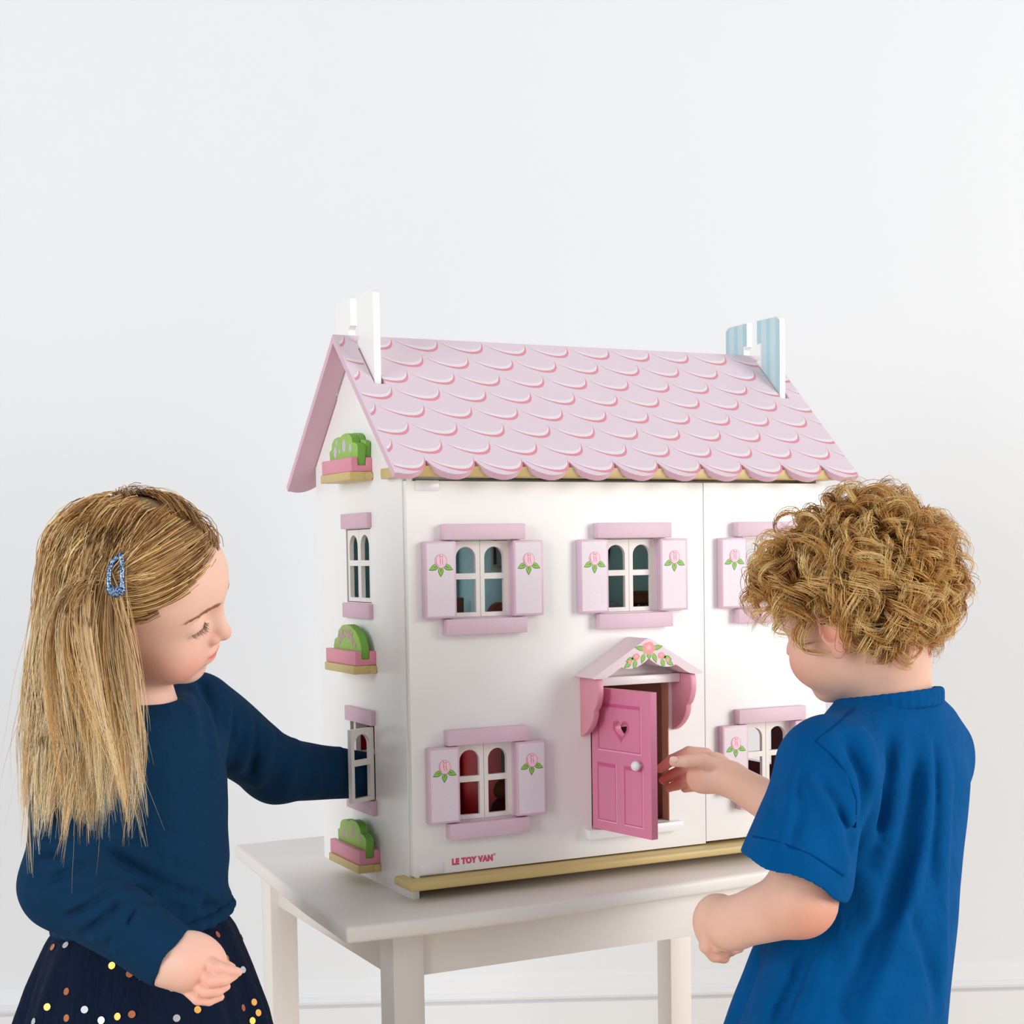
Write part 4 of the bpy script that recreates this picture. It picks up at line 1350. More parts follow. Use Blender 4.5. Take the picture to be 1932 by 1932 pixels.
G_FOLDS = [([(64, 1590), (110, 1600), (160, 1588)], 0.006, 0.007), ([(66, 1640), (110, 1632), (170, 1605)], 0.008, 0.007), ([(80, 1690), (130, 1662), (176, 1630)], 0.009, 0.006),
           ([(92, 1668), (130, 1648), (172, 1618)], -0.006, 0.005), ([(74, 1615), (120, 1616), (165, 1597)], -0.005, 0.005),
           ([(120, 1712), (170, 1690), (205, 1672)], 0.008, 0.006), ([(140, 1742), (190, 1712), (215, 1690)], 0.007, 0.006), ([(130, 1726), (180, 1700), (210, 1680)], -0.006, 0.005),
           ([(180, 1768), (225, 1735), (240, 1706)], 0.007, 0.006), ([(165, 1757), (210, 1724), (228, 1698)], -0.005, 0.005), ([(222, 1790), (262, 1752), (268, 1722)], 0.006, 0.006), ([(205, 1778), (243, 1742), (254, 1712)], -0.004, 0.004),
           ([(262, 1812), (296, 1775), (300, 1745)], 0.004, 0.006), ([(296, 1828), (325, 1782)], -0.0025, 0.003),
           ([(205, 1590), (270, 1630), (340, 1668), (420, 1690)], 0.007, 0.010), ([(190, 1625), (260, 1660), (330, 1690)], 0.006, 0.009), ([(195, 1608), (265, 1645), (335, 1680), (400, 1706)], -0.006, 0.007),
           ([(240, 1690), (300, 1702), (370, 1700), (432, 1690)], 0.007, 0.007), ([(270, 1700), (340, 1712), (420, 1702)], -0.005, 0.005),
           ([(300, 1590), (370, 1630), (425, 1660)], 0.004, 0.011), ([(320, 1540), (380, 1590), (428, 1620)], 0.003, 0.012),
           ([(335, 1300), (360, 1340), (372, 1400)], 0.004, 0.008), ([(350, 1295), (385, 1335), (400, 1400), (404, 1460)], 0.006, 0.008), ([(378, 1290), (398, 1330), (410, 1380)], -0.006, 0.005),
           ([(470, 1362), (462, 1410), (450, 1450)], 0.0090, 0.007), ([(485, 1370), (480, 1420), (470, 1462)], -0.0060, 0.005), ([(508, 1385), (500, 1430), (486, 1478)], 0.0105, 0.007),
           ([(560, 1402), (545, 1450), (540, 1488)], 0.0090, 0.007), ([(605, 1412), (592, 1455), (590, 1495)], 0.0090, 0.007), ([(642, 1416), (630, 1460), (632, 1498)], 0.0090, 0.006), ([(668, 1420), (660, 1460), (662, 1500)], 0.0075, 0.005),
           ([(430, 1335), (425, 1390), (412, 1440)], 0.005, 0.008), ([(440, 1340), (437, 1395), (425, 1445)], -0.004, 0.005)]
F_ = px_folds(top_p, G_FOLDS, 1.38, 1.98)
gf = gauss_folds(F_)
tdisp = lambda P: 1.5 * gf(P) + 0.0014 * wave(P, 90, 3)
tv, tq = mesh_field(top_p, [], 0.0026, tdisp, 0.014)
tv = relax(tv, tq, 1, 0.4)
M_NAVY = mat('navy jersey fabric', (15, 50, 80), 0.95, 0.10, 50, 0.35, 900, spec=0.08, sheen=0.01)
link('top', np_mesh('top', tv, tq), girl, M_NAVY)
# hem band at the waist
bandp = []
for i in range(28):
    a0, a1 = 2 * math.pi * i / 28, 2 * math.pi * (i + 1) / 28
    wc = tt[-1]
    def wp(a):
        fu, fv = 0.0845 * math.cos(a), 0.0915 * math.sin(a)
        u, v = fu * math.cos(GT) - fv * math.sin(GT), fu * math.sin(GT) + fv * math.cos(GT)
        return (wc[0] + u) * E1 + (wc[1] + v) * E2 + (wc[2] + 0.006 + 0.010 * math.cos(a) * 0.4 + 0.003 * math.sin(3 * a)) * E3
    bandp.append(cone(wp(a0), wp(a1), 0.0060, 0.0060, 0.006))
bv, bq = mesh_field(bandp, [], 0.0022)
link('hem', np_mesh('hem', bv, bq), girl, M_NAVY)
# ---- gathered skirt
st = [ez(270, 1728, 1.60), ez(270, 1762, 1.60), ez(268, 1840, 1.60), ez(268, 1932, 1.60)]
zk = [st[0][2], st[1][2], st[2][2], st[3][2], st[3][2] - 0.10, st[3][2] - 0.16]
pick = lambda j: [st[0][j], st[1][j], st[2][j], st[3][j], st[3][j], st[3][j]]
def skmod(a, z):
    dz = np.clip((zk[0] - z) / 0.20, 0, 1)
    return 1 + dz ** 0.6 * (0.060 * np.sin(9 * a + 1.2 * np.sin(2 * a)) + 0.042 * np.sin(17 * a + 2 * np.sin(3 * a + 1) + 6 * z))
sk_p = [loft(zk, pick(0), pick(1), [0.080, 0.092, 0.108, 0.124, 0.140, 0.150], [0.086, 0.100, 0.116, 0.130, 0.146, 0.155], GT, 0.01, mod=skmod)]
sv, sq = mesh_field(sk_p, [], 0.0036)
M_TULLE = mat('navy tulle fabric', (13, 26, 48), 0.9, 0.25, 60, 0.4, 700, spec=0.12, stretch=(3, 3, 0.4), sheen=0.01)
skirt = link('skirt', np_mesh('skirt', sv, sq), girl, M_TULLE)
def sequin_mesh():
    q = lathe_mesh('sequin', [(0.0035, 0.0), (0.0035, 0.0005)], 18)
    q.polygons.foreach_set('use_smooth', [False] * len(q.polygons))
    return q
seq_mats = [mat('gold foil', (216, 158, 72), 0.35, 0.2, 500, metal=0.6), mat('silver foil', (206, 208, 212), 0.35, 0.15, 500, metal=0.6), mat('copper foil', (196, 120, 86), 0.35, 0.2, 500, metal=0.6)]
seq_me = []
for m_ in seq_mats:
    q = sequin_mesh(); q.materials.append(m_); seq_me.append(q)
sP = sk_p[0]
def snap(px, py):
    """march along the sight line onto the skirt surface"""
    lo_ = 1.38
    for d in np.arange(1.38, 1.75, 0.002):
        P = K(px, py, d)[None, :]
        v = sP.f(P)[0]
        if v < 0.0002:
            e = 0.001
            n = np.array([sP.f(P + e * ax_[None, :])[0] - v for ax_ in (np.array([1., 0, 0]), np.array([0, 1., 0]), np.array([0, 0, 1.]))])
            return P[0], nrmz(n)
    return None
spots = [(125, 1784, 1), (212, 1822, 0), (245, 1838, 2), (268, 1850, 0), (193, 1868, 0), (127, 1871, 2), (127, 1921, 2), (192, 1925, 1), (223, 1918, 0), (249, 1914, 2), (333, 1921, 1),
         (409, 1764, 2), (427, 1809, 0), (457, 1830, 1), (324, 1864, 1), (478, 1891, 0), (457, 1902, 2), (486, 1911, 0), (475, 1926, 0), (90, 1900, 0), (160, 1905, 1), (101, 1788, 2), (65, 1928, 1), (372, 1905, 0)]
for px, py, k in spots:
    r = snap(px, py)
    if r is None:
        continue
    o = link('sequin', seq_me[k], skirt)
    o.location = Vector(r[0] + r[1] * 0.0010)
    o.rotation_euler = Vector(r[1]).to_track_quat('Z', 'Y').to_euler()
# the spots go on round the back and down to the hem
rsq = np.random.default_rng(17)
for i in range(70):
    th = rsq.uniform(0, 2 * math.pi)
    dr = math.cos(th) * E1 + math.sin(th) * E2
    z_ = rsq.uniform(zk[-1] + 0.012, zk[0] - 0.035)
    if z_ > st[3][2] - 0.008 and dr @ E2 < 0.3:
        continue
    cc = st[3][0] * E1 + st[3][1] * E2 + z_ * E3
    ts = np.arange(0.22, 0.02, -0.0015)
    Pq = cc + ts[:, None] * dr
    v = sP.f(Pq)
    j = int(np.argmax(v < 0.0002))
    P = Pq[j:j + 1]
    e = 0.001
    n = np.array([sP.f(P + e * ax_[None, :])[0] - v[j] for ax_ in np.eye(3)])
    o = link('sequin', seq_me[i % 3], skirt)
    o.location = Vector(P[0] + nrmz(n) * 0.0010)
    o.rotation_euler = Vector(nrmz(n)).to_track_quat('Z', 'Y').to_euler()
# ---- girl's hair
def to_ell(L, c=np.array([0.1, 0, 4.6]), r=np.array([8.35, 7.25, 7.25])):
    return (L - c) / r
def from_ell(n, c=np.array([0.1, 0, 4.6]), r=np.array([8.35, 7.25, 7.25])):
    return c + n * r
def slerp(a, b, t):
    a = a / np.linalg.norm(a); b = b / np.linalg.norm(b)
    w_ = math.acos(max(-1, min(1, float(a @ b))))
    if w_ < 1e-4:
        return np.repeat(a[None], len(t), 0)
    return (np.sin((1 - t) * w_)[:, None] * a + np.sin(t * w_)[:, None] * b) / math.sin(w_)
def sample_scalp(n, rng, cond):
    out = []
    while len(out) < n:
        v = rng.normal(size=(2000, 3))
        v /= np.linalg.norm(v, axis=1, keepdims=True)
        L = from_ell(v)
        ok = L[:, 2] > hairline(L[:, 0]) + 0.1
        ok &= cond(L)
        out += list(L[ok])
    return np.array(out[:n])
clipL = GH.loc(march(gbody, 218, 1092, 1.3, 1.7)[None])[0]
E_C, E_R = np.array([0.1, 0, 4.6]), np.array([8.35, 7.25, 7.25])
GRAV = np.array([0, 0, -1.0]) @ GH.R.T                     # gravity in head axes
RIGHT = E1 @ GH.R.T
AWAY = E2 @ GH.R.T
def girl_guide(p0, rng, N=23):
    F, L, U = p0
    s = -1 if L < 0.5 else 1
    edge = U - hairline(F)
    lay = 1.02 + rng.uniform(0, 0.05)
    pts = [np.array(p0)]
    n = to_ell(np.array(p0)); n = n / np.linalg.norm(n)
    pts = [from_ell(n * 1.0)]
    p = from_ell(n * 1.01)
    if F > 0.8 or (s > 0 and F > -3):                                   # swept back to the clip on the near side
        h = min(max(edge / 4.5, 0), 1)
        tU = clipL[2] - 2.4 + 2.7 * h + rng.normal() * 0.22
        tF = clipL[0] - 0.3 - 0.6 * (1 - h) + 0.35 * rng.normal() - (2.5 if s > 0 else 0)
        nF, nU = (tF - 0.1) / 8.35, (tU - 4.6) / 7.25
        e = np.array([nF, s * math.sqrt(max(1 - nF * nF - nU * nU, 0.02)), nU])
        k = 9
        tA = np.linspace(0, 1, k)
        arc_ = slerp(n, e, tA) * (1.012 + 0.030 * np.sin(math.pi * tA) + (lay - 1.02) * 0.6 * tA)[:, None]
        pl = from_ell(arc_)
        pl[:, 2] -= 0.9 * np.sin(math.pi * tA) * (1 - h)
        nn = to_ell(pl); rr = np.linalg.norm(nn, axis=1, keepdims=True)
        pl = from_ell(nn / rr * np.maximum(rr, 1.012))
        pts = list(pl)
        p = pl[-1]
        v = nrmz(pl[-1] - pl[-2])
        gain = 0.35
    else:
        comb = np.array([-0.75 if s < 0 else -1.2, s * 0.75, 0.0])
        if F < -3:
            comb = np.array([-0.8, s * 0.25 * min(1, abs(L - 0.5) / 2), 0.0])
        comb = comb * min(1.0, max(0.0, (U - 3.0) / 5.0))
        v = comb - (comb @ n) * n
        gt = GRAV - min(0.0, float(GRAV @ n)) * n
        v = nrmz(v + 0.45 * gt)
        gain = 0.30
    zend = 1478 + rng.normal() * 45
    step = 1.45
    bend = rng.normal() * 0.17
    ph = rng.uniform(0, 6.28)
    i = 0
    relx = None
    W = []
    while len(pts) < 60:
        i += 1
        g = GRAV.copy()
        if relx is not None and s < 0:
            g = g + RIGHT * ((0.17 if relx > 0 else 0.02) * relx + bend * math.sin(i * 0.30 + ph))
        if s > 0:
            g = g + AWAY * 0.03 - RIGHT * (0.20 if i < 5 else 0.0)
        v = nrmz((1 - gain) * v + gain * g)
        gain = min(0.5, gain + 0.012)
        q = p + v * step
        nn = to_ell(q); r = np.linalg.norm(nn)
        if r < lay:
            q = from_ell(nn / r * lay)
            nr = nrmz(nn / E_R)
            v = nrmz(v - min(0, float(v @ nr)) * nr)
        elif float(nrmz(nn / E_R) @ GRAV) < 0.12:
            q = from_ell(nn / r * (lay + 0.35 * (r - lay)))
        if relx is None and float(nrmz(nn / E_R) @ GRAV) > -0.1:
            relx = float((GH.w(*q) - K(165, 1200, 1.5)) @ E1) / 0.075
            relx = max(-1.3, min(1.6, relx))
            if s < 0 and F > 0.8:
                relx += rng.uniform(0.0, 0.9)
        p = q
        pts.append(q)
        w_ = GH.w(*q)
        d = float((w_ - CAM_POS) @ CAM_F)
        py = PCY - FOC * float((w_ - CAM_POS) @ CAM_U) / d
        if py > zend - (60 * abs(relx) if relx is not None and relx < 0 else 0) - (70 * relx if relx is not None and relx > 0.6 else 0):
            break
    A = np.array([GH.w(*x) for x in pts])
    ln = np.concatenate([[0], np.cumsum(np.linalg.norm(np.diff(A, axis=0), axis=1))])
    tt_ = np.linspace(0, ln[-1], N)
    return np.stack([np.interp(tt_, ln, A[:, q]) for q in range(3)], 1)
rngh = np.random.default_rng(11)
g_near = sample_scalp(520, rngh, lambda L: (L[:, 1] < 0.9))
g_far = sample_scalp(110, rngh, lambda L: (L[:, 1] >= 0.5))
roots = np.concatenate([g_near, g_far])
guides = np.array([girl_guide(p, rngh) for p in roots])
def drape(P, prims, off, it=7, sm=2, way=-1.0):
    """lay falling hair over the near side of the clothes: move it towards the viewer's side until it is clear"""
    sh_ = P.shape
    for rnd in range(2):
        Q = P.reshape(-1, 3).copy()
        for _ in range(it):
            d = evalf(prims, Q)
            m = d < off
            if not m.any():
                break
            Q[m] = Q[m] + way * E2 * np.clip((off - d[m]) * 1.1, 0.0005, 0.03)[:, None]
        P = Q.reshape(sh_)
        if rnd == 0:
            for _ in range(sm):
                P[:, 1:-1] = 0.25 * P[:, :-2] + 0.5 * P[:, 1:-1] + 0.25 * P[:, 2:]
    return P
# neighbouring locks run together into pointed tips
tipx = guides[:, -1] @ E1
cen = rngh.choice(len(guides), 62, replace=False)
near_ = np.argmin(np.abs(tipx[:, None] - tipx[cen][None, :]) + 1.0 * np.abs((guides[:, -1] @ E2)[:, None] - (guides[cen, -1] @ E2)[None, :]), 1)
tw = np.linspace(0, 1, guides.shape[1])[None, :, None]
dlt = guides[cen[near_], -1] - guides[:, -1]
dlt[:, 2] *= 0.35
lenj = rngh.normal(size=62)[near_] * 0.016
dlt[:, 2] += lenj
guides = guides + dlt[:, None, :] * 0.72 * np.clip((tw - 0.45) / 0.55, 0, 1) ** 1.6
near_side = roots[:, 1] < 0.5
guides[near_side, 6:] = drape(guides[near_side, 6:], top_p, 0.010)
guides[~near_side, 6:] = drape(guides[~near_side, 6:], top_p, 0.010, way=1.0)
def strands_from_guides(guides, roots_local, H, per, rng, spread, tipw, wob):
    n, m, _ = guides.shape
    out = []
    t = np.linspace(0, 1, m)
    A = np.gradient(guides, axis=1)
    A /= np.linalg.norm(A, axis=2, keepdims=True) + 1e-9
    for k in range(per):
        off = rng.normal(size=(n, 1, 3)) * spread
        off = off - (off * A[:, :1]).sum(2, keepdims=True) * A[:, :1]
        wgt = np.interp(t, [0, 0.25, 0.45, 0.75, 1.0], [1.0, 0.9, 1.0, 0.7, tipw])[None, :, None]
        w1 = rng.normal(size=(n, 1, 3)) * wob
        ph = rng.uniform(0, 6.28, (n, 1, 1)); fr = rng.uniform(3, 9, (n, 1, 1))
        P = guides + off * wgt + w1 * np.sin(fr * t[None, :, None] + ph) * t[None, :, None]
        # vary the length a little
        cut = rng.uniform(0.86, 1.04, n)
        for i in range(n):
            tt_ = np.clip(t * cut[i], 0, 1)
            P[i] = np.stack([np.interp(tt_, t, P[i][:, q]) for q in range(3)], 1)
        out.append(P)
    return np.concatenate(out)
def px_of(W):
    q = W - CAM_POS
    d = q @ CAM_F
    return np.stack([PCX + FOC * (q @ CAM_R) / d, PCY - FOC * (q @ CAM_U) / d], -1)
gp = px_of(guides)
hang = np.linspace(0, 1, guides.shape[1])[None, :] > 0.36
bad = (hang & (gp[..., 0] > 268) & (gp[..., 1] < 1295) & (gp[..., 1] > 1000)).any(1)
guides, roots, near_side = guides[~bad], roots[~bad], near_side[~bad]
PER = 13
gst = strands_from_guides(guides, roots, GH, PER, rngh, 0.0036, 0.16, 0.0026)
# keep the strands outside the skull
Lg = GH.loc(gst.reshape(-1, 3))
ng = to_ell(Lg); rg = np.linalg.norm(ng, axis=1, keepdims=True)
Lg = from_ell(ng / rg * np.maximum(rg, 1.006))
gst = (GH.c + GH.s * (Lg @ GH.R)).reshape(gst.shape)
nst = len(gst)
gi = np.tile(np.arange(len(guides)), PER)
gtone = rngh.normal(size=len(guides))[gi] * 0.85 + rngh.normal(size=nst) * 0.45
dark, mid, light = LIN((128, 84, 40)), LIN((212, 158, 88)), LIN((255, 222, 154))
def tone(x, a, b, c):
    x = np.clip(x, -1, 1)[:, None]
    return np.where(x < 0, b + (a - b) * (-x), b + (c - b) * x)
rc = tone(gtone * 0.8 - 0.35, dark, mid, light)
tcx = tone(gtone * 0.6 + 0.5, mid, LIN((248, 204, 132)), LIN((255, 244, 210)))
gh_me = strands_mesh('hair', gst, rngh.uniform(0.00026, 0.00046, nst), rc, tcx)
ghair = link('hair', gh_me, girl, M_HAIR)
# loose flyaway hairs
fly = []
for i in rngh.choice(np.nonzero(near_side)[0], 60):
    p = guides[i] + rngh.normal(size=3) * 0.004
    t = np.linspace(0, 1, len(p))[:, None]
    p = p + (rngh.normal(size=3) * 0.022) * t ** 1.5 + np.array([0, 0, 0.004]) * (1 - t)
    fly.append(p)
fly = drape(np.array(fly), top_p, 0.006)
link('flyaway_hair', strands_mesh('flyaway_hair', fly, np.full(len(fly), 0.00022), np.tile(mid, (len(fly), 1)), np.tile(light, (len(fly), 1))), girl, M_HAIR)
# lashes and brows
def lash_set(H, s, rng):
    P = []
    for i in range(34):
        u = (i + rng.uniform(-0.4, 0.4)) / 33
        l = s * (1.72 + 2.55 * u)
        f = 7.66 - 0.28 * abs(u - 0.4) - 0.95 * max(0, u - 0.35) ** 1.6
        r0 = np.array([f, l, 1.40 - 0.06 * (u - 0.5)])
        dr = nrmz([0.75, s * ((u - 0.25) * 1.1 + rng.normal() * 0.12), -0.75 + rng.normal() * 0.08])
        ln = rng.uniform(0.5, 0.85)
        pts = [r0 + dr * ln * t + np.array([0.10, 0, 0.22]) * t * t for t in np.linspace(0, 1, 7)]
        P.append([H.w(*q) for q in pts])
    return np.array(P)
def brow_set(H, s, rng):
    P = []
    for i in range(110):
        u = rng.uniform(0, 1)
        l = s * (1.1 + 3.9 * u)
        uu = 3.50 + 0.55 * math.sin(math.pi * min(1, u * 0.9)) - 0.5 * u * u + rng.normal() * 0.17 * (1 - 0.6 * u)
        f = 8.55 - 0.10 * (l * l) * 0.9
        r0 = np.array([f, l, uu])
        # settle on the skin
        w0 = H.w(*r0)
        for _ in range(5):
            d = evalf(gbody[:24], w0[None])[0]
            w0 = w0 - H.R[0] * d * 0.9
        dr = nrmz(np.array([-0.25 - 0.3 * u, s * 1.0, 0.15]) @ H.R)
        nr = H.R[0]
        P.append([w0 + dr * 0.0048 * t + nr * (0.0006 + 0.0005 * t) for t in np.linspace(0, 1, 5)])
    return np.array(P)
rb_ = np.random.default_rng(5)
for s_ in (-1, 1):
    ls = lash_set(GH, s_, rb_)
    link('eyelashes', strands_mesh('eyelashes', ls, np.full(len(ls), 0.00024), np.tile(LIN((84, 50, 44)), (len(ls), 1))), girl, M_HAIR)['kind'] = 'stuff'
for s_ in (-1, 1):
    bs = brow_set(GH, s_, rb_)
    link('eyebrow', strands_mesh('eyebrow', bs, np.full(len(bs), 0.00030), np.tile(LIN((168, 112, 74)), (len(bs), 1))), girl, M_HAIR)
# ---- snap clip in her hair
cpx = [(206, 1112), (205, 1094), (206, 1074), (212, 1060), (221, 1052), (229, 1046), (230, 1058), (230, 1076), (230, 1096), (231, 1113), (226, 1119), (217, 1121), (210, 1118), (206, 1112)]
cb = march(gbody, 218, 1085, 1.3, 1.7)
cdep = float((cb - CAM_POS) @ CAM_F) - 0.0205
cl_p = []
for i in range(len(cpx) - 1):
    fat = 0.0030 if cpx[i][1] > 1110 else 0.0021
    dd = lambda q: cdep + 0.012 * max(0, (1085 - q[1]) / 40.0) * 0.4
    cl_p.append(cone(K(*cpx[i], dd(cpx[i])), K(*cpx[i + 1], dd(cpx[i + 1])), fat, 0.0021 if cpx[i + 1][1] <= 1110 else 0.0030, 0.001))
cl_p += [cone(K(211, 1114, cdep), K(226, 1115, cdep), 0.0040, 0.0040, 0.002)]
cv, cq = mesh_field(cl_p, [], 0.0011)
mg = bpy.data.materials.new('blue glitter')
mg.use_nodes = True
_nt = mg.node_tree
_b = _nt.nodes['Principled BSDF']
_v = _nt.nodes.new('ShaderNodeTexVoronoi'); _v.inputs['Scale'].default_value = 900
_tc = _nt.nodes.new('ShaderNodeTexCoord'); _nt.links.new(_tc.outputs['Object'], _v.inputs['Vector'])
_cr = _nt.nodes.new('ShaderNodeValToRGB')
_cr.color_ramp.elements[0].color = rgb(22, 38, 84); _cr.color_ramp.elements[0].position = 0.35
_cr.color_ramp.elements[1].color = rgb(170, 205, 240); _cr.color_ramp.elements[1].position = 0.92
_nt.links.new(_v.outputs['Color'], _cr.inputs['Fac'])
_nt.links.new(_cr.outputs[0], _b.inputs['Base Color'])
_b.inputs['Metallic'].default_value = 0.5
_b.inputs['Roughness'].default_value = 0.35
clip = link('hair_clip', np_mesh('hair_clip', cv, cq), None, mg)
tag(clip, 'dark blue glittery snap clip in the girl\'s fair hair', 'hair clip')
# ------------------------------------------------------------------ the boy
bf = nrmz(-0.77 * E1 + 0.64 * E2)
bl = np.cross(E3, bf)
BH = HeadFrame(K(1634, 1178, 1.60), bf, math.radians(16), math.radians(-3), 0.98)
BT = math.atan2(0.64, -0.77)
bbody = child_head(BH)
bn0, bn1 = BH.w(-2.2, 0, -2.0), K(1680, 1370, 1.630)
bbody += [cone(bn0, bn1, 0.040, 0.0425, 0.015)]
bt = [ez(1680, 1345, 1.63), ez(1678, 1400, 1.63), ez(1668, 1480, 1.63), ez(1645, 1620, 1.62), ez(1620, 1740, 1.61), ez(1590, 1900, 1.60), ez(1575, 1990, 1.60)]
bbody += [loft([t[2] for t in bt], [t[0] for t in bt], [t[1] for t in bt], [0.042, 0.046, 0.052, 0.054, 0.056, 0.060, 0.060], [0.050, 0.080, 0.080, 0.074, 0.072, 0.076, 0.074], BT, 0.012)]
bsL, beL, bwL = K(1556, 1455, 1.52), K(1510, 1700, 1.465), K(1384, 1742, 1.525)
bsR, beR, bwR = K(1745, 1432, 1.70), K(1545, 1568, 1.735), K(1378, 1470, 1.822)
bbody += [cone(bsL, beL, 0.029, 0.0325, 0.012), cone(beL, bwL, 0.0325, 0.0245, 0.012),
          cone(bsR, beR, 0.029, 0.028, 0.012), cone(beR, bwR, 0.028, 0.0195, 0.012)]
# left hand: hanging loosely from the wrist, fingers curled
bbody += [cone(bwL, K(1356, 1736, 1.545), 0.0235, 0.0235, 0.010), ell(K(1350, 1745, 1.548), (0.020, 0.018, 0.029), np.stack([E1, E2, E3]), 0.010)]
for pts, rr in [([(1362, 1708, 1.55), (1352, 1716, 1.552), (1345, 1740, 1.553)], [0.014, 0.014, 0.012]),
                ([(1337, 1756, 1.536), (1334, 1784, 1.538), (1349, 1802, 1.543), (1366, 1807, 1.549)], [0.0112, 0.0098, 0.0088, 0.0072]),
                ([(1350, 1762, 1.530), (1354, 1784, 1.536), (1368, 1795, 1.544), (1380, 1795, 1.552)], [0.0100, 0.0088, 0.0076, 0.0062]),
                ([(1364, 1764, 1.526), (1371, 1783, 1.530), (1384, 1790, 1.540), (1395, 1789, 1.550)], [0.0092, 0.0080, 0.0070, 0.0058]),
                ([(1374, 1760, 1.536), (1384, 1770, 1.545), (1392, 1774, 1.552)], [0.0085, 0.0072, 0.0060]),
                ([(1352, 1715, 1.565), (1340, 1735, 1.580), (1342, 1755, 1.585)], [0.0105, 0.0092, 0.0075])]:
    bbody += hand_chain([K(*q) for q in pts], [r_ * 0.80 for r_ in rr], 0.0016)
# right hand: thumb and fingers closing on the edge of the little door
bbody += [cone(bwR, K(1348, 1462, 1.832), 0.0195, 0.0215, 0.008),
          ell(K(1336, 1458, 1.838), (0.024, 0.014, 0.0245), np.stack([nrmz(K(1300, 1452, 1.84) - K(1370, 1468, 1.83)), E2, E3]), 0.008)]
for pts, rr in [([(1350, 1448, 1.822), (1322, 1434, 1.812), (1296, 1436, 1.812), (1272, 1437, 1.816)], [0.0130, 0.0105, 0.0092, 0.0076]),
                ([(1332, 1424, 1.846), (1300, 1420, 1.853), (1268, 1434, 1.858), (1246, 1450, 1.860)], [0.0105, 0.0095, 0.0084, 0.0068]),
                ([(1322, 1440, 1.852), (1296, 1448, 1.862), (1268, 1462, 1.866), (1251, 1472, 1.866)], [0.0100, 0.0092, 0.0080, 0.0064]),
                ([(1322, 1462, 1.852), (1300, 1470, 1.862), (1278, 1481, 1.864), (1262, 1487, 1.862)], [0.0095, 0.0086, 0.0076, 0.0062]),
                ([(1330, 1476, 1.848), (1310, 1484, 1.860), (1292, 1488, 1.868)], [0.0085, 0.0074, 0.0060])]:
    bbody += hand_chain([K(*q) for q in pts], [r_ * 0.80 for r_ in rr], 0.0016)
gc = bt[-1]
for s in (-1, 1):
    hp = gc[0] * E1 + gc[1] * E2 + s * 0.042 * bl + 0.44 * E3
    kn = hp * np.array([1, 1, 0]) + 0.26 * E3 + bf * 0.008
    an = hp * np.array([1, 1, 0]) + 0.055 * E3 - bf * 0.006
    bbody += [cone(hp, kn, 0.044, 0.038, 0.02), cone(kn, an, 0.040, 0.027, 0.02),
              ell(an + bf * 0.040 - E3 * 0.028, (0.085, 0.030, 0.026), np.stack([bf, bl, E3]), 0.02)]
bv_, bq_ = mesh_field(bbody, [zone(K(1580, 1230, 1.57), np.array([0.07, 0.06, 0.05]), 0.0026), zone(K(1300, 1450, 1.84), np.array([0.05, 0.04, 0.035]), 0.0014), zone(K(1360, 1750, 1.55), np.array([0.035, 0.035, 0.045]), 0.0015)], 0.006)
boy_me = np_mesh('person', bv_, bq_)
bcol = face_paint(BH, bv_, (233, 188, 166), (222, 124, 100), (206, 88, 84))
for c, r_, cc, ww in ((K(1535, 1735, 1.45), 0.035, (214, 112, 78), 0.55), (K(1255, 1470, 1.86), 0.030, (214, 86, 70), 0.7), (K(1365, 1795, 1.56), 0.03, (190, 96, 72), 0.5), (K(1545, 1205, 1.53), 0.018, (216, 112, 82), 0.6)):
    wk = np.exp(-(np.linalg.norm(bv_ - c, axis=1) / r_) ** 2)[:, None] * ww
    bcol = bcol * (1 - wk) + LIN(cc) * wk
scalp_paint(BH, bv_, bcol, (120, 80, 40))
color_attr(boy_me, 'skin', bcol)
boy = link('person', boy_me, None, M_SKIN)
tag(boy, 'boy with curly golden hair in blue T-shirt reaching for the dollhouse door', 'person')
# thumb nail
tn = K(1272, 1433, 1.8085)
nv_, nq_ = mesh_field([ell(tn, (0.0052, 0.0016, 0.0040), np.stack([nrmz(K(1262, 1436, 1.81) - K(1285, 1430, 1.81)), E2, E3]), 0.001)], [], 0.0007)
link('thumbnail', np_mesh('thumbnail', nv_, nq_), boy, mat('fingernail', (246, 206, 190), 0.25, 0.02))
# ---- blue T-shirt
bs_ = [ez(1679, 1318, 1.622), ez(1679, 1345, 1.628), ez(1676, 1395, 1.635), ez(1668, 1470, 1.635), ez(1650, 1600, 1.63), ez(1625, 1740, 1.62), ez(1592, 1870, 1.61), ez(1572, 1960, 1.60), ez(1560, 2010, 1.60)]
def shmod(a, z):
    dz = np.clip((bs_[3][2] - z) / 0.25, 0, 1)
    return 1 + dz * (0.030 * np.sin(5 * a + 0.6) + 0.022 * np.sin(9 * a + 1.0 + 4 * z))
sh_p = [loft([t[2] for t in bs_], [t[0] for t in bs_], [t[1] for t in bs_], [0.052, 0.058, 0.070, 0.082, 0.086, 0.094, 0.104, 0.110, 0.112], [0.056, 0.086, 0.108, 0.110, 0.108, 0.112, 0.120, 0.126, 0.128], BT, 0.012, mod=shmod)]
slE = K(1500, 1646, 1.470)
sdir = nrmz(slE - bsL)
slER = K(1640, 1545, 1.70)
sh_p += [cone(bsR, slER, 0.044, 0.048, 0.03), cone(K(1640, 1392, 1.60), K(1572, 1438, 1.54), 0.036, 0.040, 0.03), cone(K(1718, 1388, 1.66), K(1738, 1420, 1.69), 0.038, 0.042, 0.03)]
hem_d = nrmz(np.cross(K(1405, 1606, 1.47) - K(1590, 1692, 1.46), E2))
if hem_d[2] > 0:
    hem_d = -hem_d
